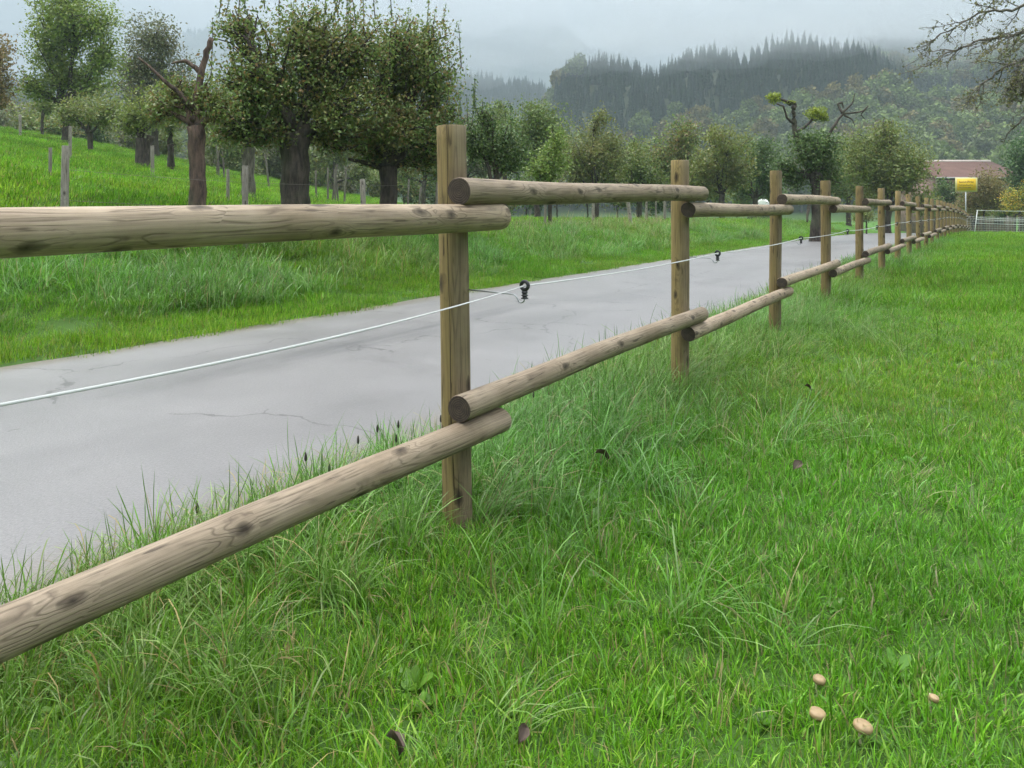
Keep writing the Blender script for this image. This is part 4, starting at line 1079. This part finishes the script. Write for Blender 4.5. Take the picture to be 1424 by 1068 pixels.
def tuft_mesh(name, parts):
    V, F, C = join(parts)
    return mesh_np(name, V, F, attrs={'col': ('FLOAT_COLOR', 'POINT', np.concatenate([C, np.ones((len(C), 1))], 1).astype(np.float32))}, mats=[M_GRASS])
def rosette(g, n, l, w, colr, flat=0.5):
    """broad leaves round a point: dandelion, plantain, dock"""
    V = []; F = []; C = []
    for i in range(n):
        a = 2 * PI * i / n + g.normal(0, 0.3); L_ = l * g.uniform(0.6, 1.15); el = g.uniform(0.25, 1.0) * (1 - flat) + 0.35
        d = np.array([math.cos(a) * math.cos(el), math.sin(a) * math.cos(el), math.sin(el)]); s_ = np.array([-math.sin(a), math.cos(a), 0])
        c = colr * g.uniform(0.8, 1.25)
        b = len(V)
        for t, ww in ((0, 0.08), (0.25, 0.55), (0.55, 1.0), (0.82, 0.7), (1.0, 0.05)):
            p = d * L_ * t + np.array([0, 0, -0.28 * L_ * t * t])
            up = np.array([0, 0, 0.12 * w * ww])
            V += [p - s_ * w * ww * 0.5 + up, p - np.array([0, 0, 0.02 * w]), p + s_ * w * ww * 0.5 + up]; C += [c, c * 1.12, c]
        for r_ in range(4):
            q_ = b + r_ * 3
            F += [[q_, q_ + 1, q_ + 4, q_ + 3], [q_ + 1, q_ + 2, q_ + 5, q_ + 4]]
    return np.array(V), F, np.array(C)
def clover(g, n, rad):
    V = []; F = []; C = []
    for i in range(n):
        a = g.random() * 2 * PI; r = rad * math.sqrt(g.random()); h = g.uniform(0.03, 0.075)
        c0 = np.array([math.cos(a) * r, math.sin(a) * r, h])
        c = np.array([0.06, 0.17, 0.02]) * g.uniform(0.8, 1.3)
        tl = g.normal(0, 0.25, 2)
        for j in range(3):
            b_ = a + j * 2 * PI / 3
            d = np.array([math.cos(b_), math.sin(b_), tl[0]]); s_ = np.array([-math.sin(b_), math.cos(b_), tl[1]])
            R_ = 0.012 * g.uniform(0.8, 1.3); q_ = len(V)
            V += [c0, c0 + d * R_ * 0.8 + s_ * R_ * 0.6, c0 + d * R_ * 1.4 + np.array([0, 0, 0.002]), c0 + d * R_ * 0.8 - s_ * R_ * 0.6]; C += [c] * 4
            F.append([q_, q_ + 1, q_ + 2, q_ + 3])
    return np.array(V), F, np.array(C)
g = np.random.default_rng(21)
LUSH = ((0.108, 0.275, 0.013), (0.14, 0.315, 0.018), (0.076, 0.21, 0.010), (0.2, 0.345, 0.04))
COOL = ((0.12, 0.27, 0.035), (0.155, 0.30, 0.06), (0.085, 0.21, 0.022), (0.22, 0.33, 0.11))
short = [tuft_mesh('short_%d' % i, [blades(48, g, 0.035, 0.088, 0.082, 0.0036, 0.6, 0.75, 3, LUSH, 0.06)]) for i in range(5)]
short += [tuft_mesh('short_c%d' % i, [blades(44, g, 0.035, 0.08, 0.082, 0.0036, 0.65, 0.75, 3, LUSH, 0.14)]) for i in range(2)]
longm = [tuft_mesh('long_%d' % i, [blades(30, g, 0.18, 0.42, 0.07, 0.0048, 0.55, 1.25, 5, COOL, 0.06), blades(10, g, 0.06, 0.14, 0.08, 0.004, 0.5, 0.7, 3, LUSH, 0.1)]) for i in range(5)]
lean_ = [tuft_mesh('lean_%d' % i, [blades(34, g, 0.22, 0.46, 0.07, 0.0045, 0.75, 1.5, 5, COOL, 0.08, bias=(1.6, 0.2))]) for i in range(3)]
weed = [tuft_mesh('weed_0', [rosette(g, 9, 0.13, 0.032, np.array([0.085, 0.2, 0.022]))]), tuft_mesh('weed_1', [rosette(g, 7, 0.16, 0.05, np.array([0.1, 0.21, 0.03]), 0.3)]), tuft_mesh('weed_2', [rosette(g, 6, 0.1, 0.055, np.array([0.075, 0.17, 0.022]), 0.6)])]
straw = [tuft_mesh('straw_%d' % i, [blades(16, g, 0.12, 0.34, 0.06, 0.0024, 0.35, 0.6, 4, ((0.33, 0.28, 0.14), (0.26, 0.22, 0.11), (0.4, 0.35, 0.2)), 0)]) for i in range(2)]
mid_ = [tuft_mesh('mid_%d' % i, [blades(190, g, 0.06, 0.15, 0.32, 0.0062, 0.5, 0.75, 2, LUSH, 0.06)]) for i in range(4)]
midl = [tuft_mesh('midl_%d' % i, [blades(130, g, 0.16, 0.38, 0.24, 0.0062, 0.55, 1.25, 4, COOL, 0.07)]) for i in range(4)]
farp = [tuft_mesh('far_%d' % i, [blades(300, g, 0.07, 0.15, 0.85, 0.016, 0.45, 0.6, 2, LUSH, 0.04)]) for i in range(3)]
C_SHORT = hidden_collection('short_tufts', short); C_LONG = hidden_collection('long_tufts', longm + lean_); C_WEED = hidden_collection('weeds', weed); C_STRAW = hidden_collection('straw', straw)
C_MID = hidden_collection('mid_tufts', mid_); C_MIDL = hidden_collection('midl_tufts', midl); C_FAR = hidden_collection('far_tufts', farp)
def sample(n, r0, r1, a0=-0.80, a1=0.80):
    """points in a ring sector round the standpoint, wider than the picture"""
    r = np.sqrt(g.uniform(r0 * r0, r1 * r1, n)); a = g.uniform(a0, a1, n)
    x = r * np.sin(a); y = r * np.cos(a)
    return x, y
def patch(x, y, f=1.0, ph=0.0):
    return 0.5 + 0.25 * np.sin(x * 1.1 * f + 1.3 * np.sin(y * 0.8 * f + ph) + ph) + 0.25 * np.sin(y * 1.35 * f + 1.1 * np.sin(x * 0.9 * f + 2 + ph) + 1.7 * ph)
def put(name, x, y, coll, nvar, smin, smax, label, tilt=0.15, heading=None, tintamp=0.2, warm=0.0, idx=None, zs=1.0, sink=0.0):
    n = len(x)
    pos = np.stack([x, y, height(x, y) - sink], 1)
    rz = g.uniform(0, 2 * PI, n) if heading is None else heading + g.normal(0, 0.6, n)
    rot = np.stack([g.normal(0, tilt, n), g.normal(0, tilt, n), rz], 1)
    s_ = g.uniform(smin, smax, n) * (0.82 + 0.36 * patch(x, y, 1.7, 0.4))
    pt = patch(x, y, 0.55, 1.1); pt2 = patch(x, y, 2.3, 2.2)
    br = 1 + tintamp * (pt - 0.5) * 2 * 0.6 + tintamp * (pt2 - 0.5) + g.normal(0, 0.12, n)
    yl = 0.12 * (patch(x, y, 0.9, 4.0) - 0.5) * 2 + warm
    tint_ = np.stack([br * (1 + yl), br, br * (1 - yl * 0.8), np.ones(n)], 1)
    scl = np.stack([s_, s_, s_ * zs], 1)
    ii = g.integers(0, nvar, n) if idx is None else idx
    return scatter(name, pos, rot, scl, ii, np.clip(tint_, 0.3, 1.8), coll, label)
ORIG = []
def cat_xy(lst):
    return np.concatenate([a for a, b in lst]), np.concatenate([b for a, b in lst])
# pasture, near and middle
pts = []
for (r0, r1, dens) in ((0.55, 3.0, 420), (3.0, 6.0, 300), (6.0, 11.0, 150)):
    wd = 1.25 if r1 < 6.5 else 0.85
    n = int(dens * wd * (r1 * r1 - r0 * r0)); x, y = sample(n, r0, r1, -wd, wd)
    u, s = us(x, y); k_ = u > U_NEAR + 0.02; pts.append((x[k_], y[k_]))
x, y = cat_xy(pts); put('pasture_grass', x, y, C_SHORT, len(short), 0.75, 1.25, 'short lush green grass of the pasture')
pts = []
for (r0, r1, dens) in ((9.5, 18, 26), (18, 34, 13)):
    n = int(dens * 0.75 * (r1 * r1 - r0 * r0)); x, y = sample(n, r0, r1, -0.2, 0.78); u, s = us(x, y); k_ = u > U_NEAR + 0.1; pts.append((x[k_], y[k_]))
x, y = cat_xy(pts); put('pasture_sward', x, y, C_MID, len(mid_), 0.75, 1.2, 'mown green sward of the farther pasture')
# long grass leaning along the fence and the near verge
pts = []; 
for (s0, s1, dens) in ((-4, 8, 150), (8, 18, 90), (18, 30, 40)):
    n = int(dens * (s1 - s0) * 1.5); s = g.uniform(s0, s1, n); u = U_NEAR + 0.04 + np.abs(g.normal(0, 0.62, n)); 
    k_ = (u < -0.3) & (g.random(n) < 0.25 + 0.9 * patch(u * 2, s, 1.2, 0.9)); u, s = u[k_], s[k_]; x, y = xy(u, s); k_ = y > -0.5; pts.append((x[k_], y[k_]))
x, y = cat_xy(pts); put('verge_grass', x, y, C_LONG, len(longm) + len(lean_), 0.55, 1.0, 'long bent grass along the foot of the wooden fence', 0.12, heading=math.atan2(RT[1], RT[0]) + 0.4)
# long clumps in the pasture
n = 1500; x, y = sample(n, 0.8, 9, -0.8, 0.8); u, s = us(x, y)
k_ = (u > -1.3) & (g.random(n) < np.clip(patch(x, y, 1.6, 3.3) * 1.4 - 0.62, 0, 1) * (0.25 + 0.75 * np.exp(-(u + 1.3) / 0.9)))
put('tall_grass', x[k_], y[k_], C_LONG, len(longm), 0.4, 0.75, 'scattered taller grass clumps in the pasture')
n = 1500; x, y = sample(n, 0.9, 8, -0.8, 0.8); u, s = us(x, y); k_ = (u > U_NEAR + 0.1) & (g.random(n) < 0.12 + 0.6 * np.exp(-np.abs(u + 1.2) / 0.5))
put('broadleaf_weeds', x[k_], y[k_], C_WEED, len(weed), 0.28, 0.55, 'broad-leaved weeds growing among the grass', 0.2)
n = 420; x, y = sample(n, 1.2, 7, -0.7, 0.7); u, s = us(x, y); k_ = (u > U_NEAR + 0.2) & (g.random(n) < 0.03 + 0.5 * np.exp(-np.abs(u + 1.0) / 0.35))
put('dry_straw', x[k_], y[k_], C_STRAW, len(straw), 0.5, 1.0, 'dry yellow stalks standing in the pasture', 0.3)
# far verge and bank
pts = []
for (s0, s1, dens) in ((-3, 12, 42), (12, 24, 30), (24, 45, 14)):
    n = int(dens * (s1 - s0) * 5.5); s = g.uniform(s0, s1, n); u = U_FAR - 0.03 - g.uniform(0, 5.5, n); x, y = xy(u, s)
    k_ = (y > 1.5); pts.append((x[k_], y[k_]))
x, y = cat_xy(pts); put('roadside_grass', x, y, C_MID, len(mid_), 0.6, 1.0, 'bright grass of the far road verge', warm=0.04)
pts = []
for (s0, s1, dens) in ((-3, 12, 16), (12, 24, 9), (24, 45, 4)):
    n = int(dens * (s1 - s0) * 4.0); s = g.uniform(s0, s1, n); u = -7.0 - g.uniform(0, 3.4, n); x, y = xy(u, s)
    k_ = (y > 1.5) & (g.random(n) < 0.15 + patch(x, y, 1.1, 5)); pts.append((x[k_], y[k_]))
x, y = cat_xy(pts); put('bank_grass', x, y, C_MIDL, len(midl), 0.7, 1.4, 'tall tangled grass on the bank beyond the road', 0.12)
n = 260; s = g.normal(19, 5, n); u = -9.5 + g.normal(0, 0.8, n); x, y = xy(u, s)
put('bank_straw', x, y, C_STRAW, len(straw), 1.4, 2.6, 'dry straw standing along the meadow edge', 0.2)
# meadow and orchard floor
pts = []
for (r0, r1, dens) in ((8, 22, 14), (22, 45, 6), (45, 75, 2.2)):
    n = int(dens * 0.8 * (r1 * r1 - r0 * r0)); x, y = sample(n, r0, r1, -0.72, 0.75); u, s = us(x, y); k_ = (u < -9.3) | ((u > U_NEAR + 0.3) & (np.hypot(x, y) > 30)); pts.append((x[k_], y[k_]))
x, y = cat_xy(pts); put('meadow_grass', x, y, C_FAR, len(farp), 0.6, 1.05, 'bright green grass of the orchard meadow', 0.08, tintamp=0.34, warm=0.07)

# ------------------------------------------------------------------ hillside forest
def conifer(g, hgt, wid):
    V = []; F = []; C = []
    def addq(p, c):
        b = len(V); V.extend(p); F.append([b, b + 1, b + 2, b + 3]); C.extend([c] * 4)
    nw = 20
    for i in range(nw):
        f = i / nw; z = hgt * (0.12 + 0.88 * f); r = wid * (1 - f) ** 0.85 * (0.8 + 0.3 * g.random()) + 0.1
        for j in range(9):
            a = 2 * PI * (j + g.random()) / 9; rr_ = r * g.uniform(0.65, 1.15); d = np.array([math.cos(a), math.sin(a), 0]); s_ = np.array([-d[1], d[0], 0])
            c = np.array([0.028, 0.046, 0.030]) * g.uniform(0.65, 1.35); w = rr_ * 0.42 + 0.15
            z1 = z - rr_ * 0.34
            addq([d * 0.05 + [0, 0, z + 0.25], d * rr_ * 0.55 + s_ * w + [0, 0, z - rr_ * 0.18], d * rr_ + [0, 0, z1], d * rr_ * 0.55 - s_ * w + [0, 0, z - rr_ * 0.22]], c)
            addq([d * rr_ * 0.3 + [0, 0, z], d * rr_ * 0.7 + s_ * 0.1 + [0, 0, z - 0.5 - rr_ * 0.3], d * rr_ * 0.85 + [0, 0, z1], d * rr_ * 0.6 + [0, 0, z + 0.05]], c * 0.8)
    mb = MB(); mb.tube([[0, 0, -1], [0, 0, hgt * 0.5], [0, 0, hgt * 0.99]], [0.3, 0.18, 0.02], 5, False)
    b = len(V); Vt = mb.v[0]
    V.extend(list(Vt)); F.extend([[i + b for i in f] for f in mb.f]); C.extend([np.array([0.05, 0.04, 0.032])] * len(Vt))
    return np.array([np.asarray(v, float) for v in V]), F, np.array(C)
def broad(g, hgt, wid):
    n = 1500; V = []; F = []
    lob = [(rand_unit(1, g)[0] * np.array([0.5, 0.5, 0.35]) + np.array([0, 0, 0.0]), g.uniform(0.4, 0.65)) for _ in range(9)]
    P = []
    for c, r in lob:
        d = rand_unit(n // 9, g); P.append(c + d * r * (g.random((n // 9, 1)) ** 0.3))
    P = np.concatenate(P) * np.array([wid, wid, hgt * 0.42]) + np.array([0, 0, hgt * 0.58])
    m = len(P); d = rand_unit(m, g); e = rand_unit(m, g); s_ = np.cross(d, e); s_ /= np.linalg.norm(s_, axis=1)[:, None]
    l = g.uniform(0.3, 0.62, m)[:, None] * wid / 4.0
    Vv = np.stack([P - d * l, P + s_ * l * 0.8, P + d * l, P - s_ * l * 0.8], 1).reshape(-1, 3)
    C = np.repeat(np.array([0.075, 0.09, 0.036]) * g.uniform(0.6, 1.35, (m, 1)), 4, 0)
    mb = MB(); mb.tube([[0, 0, -1], [0, 0, hgt * 0.3], [0, 0, hgt * 0.7]], [0.35, 0.26, 0.08], 6, False)
    Vt = mb.v[0]; b = len(Vv)
    return np.concatenate([Vv, Vt]), np.arange(4 * m).reshape(m, 4).tolist() + [[i + b for i in f] for f in mb.f], np.concatenate([C, np.tile([[0.06, 0.05, 0.04]], (len(Vt), 1))])
def forest_mesh(nm, t):
    V, F, C = t
    return mesh_np(nm, V, F, attrs={'col': ('FLOAT_COLOR', 'POINT', np.concatenate([C, np.ones((len(C), 1))], 1).astype(np.float32))}, mats=[M_FOREST])
g = np.random.default_rng(77)
C_FOREST = hidden_collection('forest', [forest_mesh('conifer_%d' % i, conifer(g, g.uniform(16, 26), g.uniform(3.4, 5.0))) for i in range(6)] + [forest_mesh('broad_%d' % i, broad(g, g.uniform(13, 18), g.uniform(4.0, 5.2))) for i in range(4)])
pts = []
for (r0, r1, sp_) in ((235, 370, 4.4), (370, 560, 3.7), (560, 900, 6.5), (900, 1500, 8.5), (1500, 2700, 13)):
    n = int(0.5 * 1.75 * (r1 * r1 - r0 * r0) / (sp_ * sp_)); x, y = sample(n, r0, r1, -0.95, 0.85)
    pts.append((x, y))
x, y = cat_xy(pts); n = len(x)
R_ = np.hypot(x, y); th_ = np.arctan2(x, y)
mix_ = patch(x, y, 0.02, 0.6) + g.normal(0, 0.1, n)
isb = (R_ < 285 + 80 * patch(x, y, 0.025, 2.0) + 40 * sm(th_, 0.3, 0.5)) | ((mix_ > 0.8) & (R_ < 650) & (g.random(n) < 0.7))
isb &= (g.random(n) > 0.18)
idx = np.where(isb, 6 + g.integers(0, 4, n), g.integers(0, 6, n))
sc_ = np.where(isb, g.uniform(0.55, 1.15, n), (0.4 + 0.75 * g.random(n) ** 1.5) * (0.6 + 0.4 * sm(R_, 420, 1000)))
tn = g.uniform(0.8, 1.2, (n, 1)) * np.ones((n, 3))
au = g.random(n)
tn[isb] *= 1.25; tn[isb & (au < 0.25)] *= np.array([1.6, 1.1, 0.9]); tn[isb & (au > 0.55)] *= np.array([1.45, 1.6, 1.1]); tn[~isb] *= np.array([0.95, 1.0, 1.1])
scatter('hillside_forest', np.stack([x, y, height(x, y) - 0.4], 1), np.stack([g.normal(0, 0.03, n), g.normal(0, 0.03, n), g.uniform(0, 6.28, n)], 1), np.stack([sc_ * 1.05, sc_ * 1.05, sc_], 1), idx, np.concatenate([tn, np.ones((n, 1))], 1), C_FOREST, 'dark mixed forest covering the misty hills')

# ------------------------------------------------------------------ small things in the grass
M_CAP = plain('mushroom_cap', (0.29, 0.2, 0.1), 0.55, noise=0.25, scale=40); M_STEM = plain('mushroom_stem', (0.55, 0.47, 0.32), 0.7)
def mushroom(px, py, r, label):
    Y = FPX * (CAMH - 0.075) / (py - HORIZON); X = at(px, Y); z = H(X, Y)
    root = empty('mushroom', (X, Y, z - 0.012), label, 'mushroom', 'mushrooms in the pasture')
    mb = MB(); mb.tube([[0.006, 0, -0.01], [0.002, 0, 0.03], [0, 0, 0.06]], [r * 0.16, r * 0.13, r * 0.13], 8); obj('stem', mb.mesh('mushroom_stem', [M_STEM], True), root)
    mb = MB(); a = np.linspace(0, PI / 2, 8)
    prof = [(0.052, r * 0.3), (0.048, r * 0.9), (0.053, r)] + [(0.056 + r * 0.42 * math.sin(t), r * max(math.cos(t), 0.04)) for t in a[1:]]
    mb.tube([[0, 0, p] for p, _ in prof], [q_ for _, q_ in prof], 20, True, 0, 0.01); obj('cap', mb.mesh('mushroom_cap', [M_CAP], True), root).rotation_euler = (0.1, 0.12, 0)
mushroom(1134, 930, 0.014, 'small pinkish-tan mushroom, the first of a group in the grass')
mushroom(1131, 978, 0.017, 'yellowish-tan mushroom half sunk in the grass')
mushroom(1194, 996, 0.019, 'largest pale tan mushroom with a visible stalk')
mushroom(1293, 954, 0.010, 'tiny cream mushroom apart from the others')
M_DEAD = plain('dead_leaf', (0.07, 0.045, 0.03), 0.7, noise=0.4)
def dead_leaf(px, py, l, label, rz, up=0.035):
    l = l * 0.75
    Y = FPX * (CAMH - up) / (py - HORIZON); X = at(px, Y); z = H(X, Y)
    V = []; F = []
    for i, (t, w) in enumerate([(0, 0.05), (0.2, 0.6), (0.5, 1), (0.8, 0.7), (1, 0.05)]):
        cu = 0.25 * l * math.sin(t * PI)
        V += [[t * l, -w * l * 0.35, cu + 0.012], [t * l, 0, cu], [t * l, w * l * 0.35, cu + 0.016]]
    V = V + [[a, b, c - 0.0012] for a, b, c in V]
    for i in range(4):
        q_ = i * 3
        F += [[q_, q_ + 3, q_ + 4, q_ + 1], [q_ + 1, q_ + 4, q_ + 5, q_ + 2]]
        F += [[q_ + 15, q_ + 16, q_ + 19, q_ + 18], [q_ + 16, q_ + 17, q_ + 20, q_ + 19]]
    o = obj('fallen_leaf', mesh_np('fallen_leaf', V, F, mats=[M_DEAD], smooth=True), label=label, cat='leaf', group='fallen brown leaves')
    o.location = (X, Y, z + up); o.rotation_euler = (0.5, -0.5, rz)
dead_leaf(720, 1043, 0.05, 'purplish-brown dead leaf caught upright in the grass', 1.2)
dead_leaf(1103, 655, 0.07, 'dry brown leaf in the middle of the pasture', 0.4)
dead_leaf(1127, 545, 0.07, 'small dark leaf lying beyond the dry brown one', 2.0)
dead_leaf(555, 1058, 0.06, 'dark brown leaf low between grass blades', 2.4, 0.04)
dead_leaf(845, 640, 0.08, 'brown leaf beside the dry stalks', 2.9, 0.05)
dead_leaf(585, 555, 0.05, 'tiny dark leaf lying on the asphalt', 0.3, -0.015)
# ribwort plantain seed heads over the near verge
M_HEAD = plain('seed_head', (0.03, 0.024, 0.018), 0.8, noise=0.4, scale=200); M_STALK = plain('green_stalk', (0.08, 0.13, 0.04), 0.6)
def plantain(px, py, u, label, lean=0.03):
    x, y = on_u(px, u); z = zof(py, y); gz = H(x, y)
    root = empty('plantain', (x, y, gz), label, 'plantain', 'plantain stalks on the near verge')
    h = z - gz
    mb = MB(); mb.tube([[lean, 0, -0.02], [lean * 0.5, 0.004, h * 0.5], [0, 0, h]], [0.0018, 0.0015, 0.0013], 6); obj('stem', mb.mesh('plantain_stem', [M_STALK], True), root)
    mb = MB(); prof = [(-0.004, 0.002), (0.0, 0.004), (0.008, 0.0052), (0.018, 0.0046), (0.027, 0.0028), (0.031, 0.0008)]
    mb.tube([[-0.0 * p, 0, h + p] for p, _ in prof], [r for _, r in prof], 10, True, 0, 0.06); obj('seed_head', mb.mesh('plantain_head', [M_HEAD], True), root)
for i, (px, py, u) in enumerate([(274, 712, -2.25), (425, 640, -2.2), (498, 616, -2.22), (525, 600, -2.3), (554, 594, -2.25), (551, 614, -2.15), (458, 656, -2.15), (613, 586, -2.2), (742, 552, -2.1)]):
    plantain(px, py, u, 'dark plantain seed head on a thin stalk against the asphalt', 0.02 * math.sin(i * 2.3))

# ------------------------------------------------------------------ damp air
def haze():
    mb = MB(); mb.box((0, 0, 312), (6500, 6500, 640))
    m = bpy.data.materials.new('haze_air'); m.use_nodes = True; t = m.node_tree
    for n_ in list(t.nodes):
        if n_.type != 'OUTPUT_MATERIAL': t.nodes.remove(n_)
    o_ = [n_ for n_ in t.nodes if n_.type == 'OUTPUT_MATERIAL'][0]
    v = t.nodes.new('ShaderNodeVolumePrincipled'); v.inputs['Color'].default_value = (0.43, 0.50, 0.55, 1); v.inputs['Density'].default_value = 0.0008; v.inputs['Anisotropy'].default_value = 0.0
    t.links.new(v.outputs[0], o_.inputs['Volume'])
    obj('haze', mb.mesh('haze', [m]), kind='stuff', label='pale damp air fading the distant hills')
haze()

# ------------------------------------------------------------------ mist banks hanging on the wooded ridges
def mist_bank(px, py, R, rx, ry, depth, dens, label, seed):
    import bmesh
    k = R / FPX
    a = (px - 712) / FPX
    bm = bmesh.new(); bmesh.ops.create_icosphere(bm, subdivisions=4, radius=1.0)
    g_ = np.random.default_rng(seed); ph = g_.uniform(0, 6.28, 9)
    for v in bm.verts:
        p = v.co
        n_ = 1 + 0.16 * math.sin(p.x * 3.1 + ph[0]) * math.sin(p.z * 2.7 + ph[1]) + 0.10 * math.sin(p.x * 6.3 + p.y * 4 + ph[2]) + 0.07 * math.sin(p.z * 8 + p.x * 5 + ph[3]) + 0.05 * math.sin(p.x * 13 + p.z * 9 + ph[4])
        v.co = Vector((p.x * rx * k, p.y * depth, p.z * ry * k)) * n_
    me = bpy.data.meshes.new('mist_bank'); bm.to_mesh(me); bm.free()
    m = bpy.data.materials.get('mist_%g' % dens)
    if m is None:
        m = bpy.data.materials.new('mist_%g' % dens); m.use_nodes = True; t = m.node_tree
        for n_ in list(t.nodes):
            if n_.type != 'OUTPUT_MATERIAL': t.nodes.remove(n_)
        o_ = [n_ for n_ in t.nodes if n_.type == 'OUTPUT_MATERIAL'][0]
        v = t.nodes.new('ShaderNodeVolumePrincipled'); v.inputs['Color'].default_value = (0.67, 0.715, 0.75, 1); v.inputs['Density'].default_value = dens
        t.links.new(v.outputs[0], o_.inputs['Volume'])
    me.materials.append(m)
    o = obj('mist', me, kind='stuff', label=label)
    o.location = (a * R, R, CAMH - (py - HORIZON) * k)
    o.rotation_euler = (0, 0, -math.atan(a) * 0.6)
for i, (px, py, R, rx, ry, dp, de) in enumerate([(cx + 6 * q_, cy - 3 * q_, R + 4 * q_, rx * (1.15 - 0.22 * q_), ry * (1.5 - 0.33 * q_), dp_ * (1.1 - 0.2 * q_), 0.0026) for (cx, cy, R, rx, ry, dp_) in ((835, 72, 345, 80, 22, 28), (945, 60, 350, 120, 26, 30), (1085, 52, 345, 110, 28, 30), (1230, 46, 400, 130, 32, 38), (1380, 40, 420, 130, 34, 42)) for q_ in range(4)] + [(690, 48, 800, 150, 50, 110, 0.0040), (640, 92, 740, 90, 22, 80, 0.0030), (905, 32, 660, 95, 34, 90, 0.0045), (1010, 52, 620, 80, 30, 80, 0.0055), (1110, 62, 600, 95, 30, 80, 0.0050),
        (1190, 30, 640, 120, 34, 90, 0.0055), (1320, 18, 640, 130, 40, 90, 0.0055), (1060, 14, 760, 170, 34, 120, 0.0050), (780, 20, 900, 160, 34, 140, 0.0030), (1420, 40, 600, 80, 34, 80, 0.0040), (500, 40, 900, 160, 60, 130, 0.0035), (1160, 84, 520, 46, 14, 50, 0.0040)]):
    mist_bank(px, py, R, rx, ry, dp, de, 'white mist drifting along the wooded ridge', 300 + i)
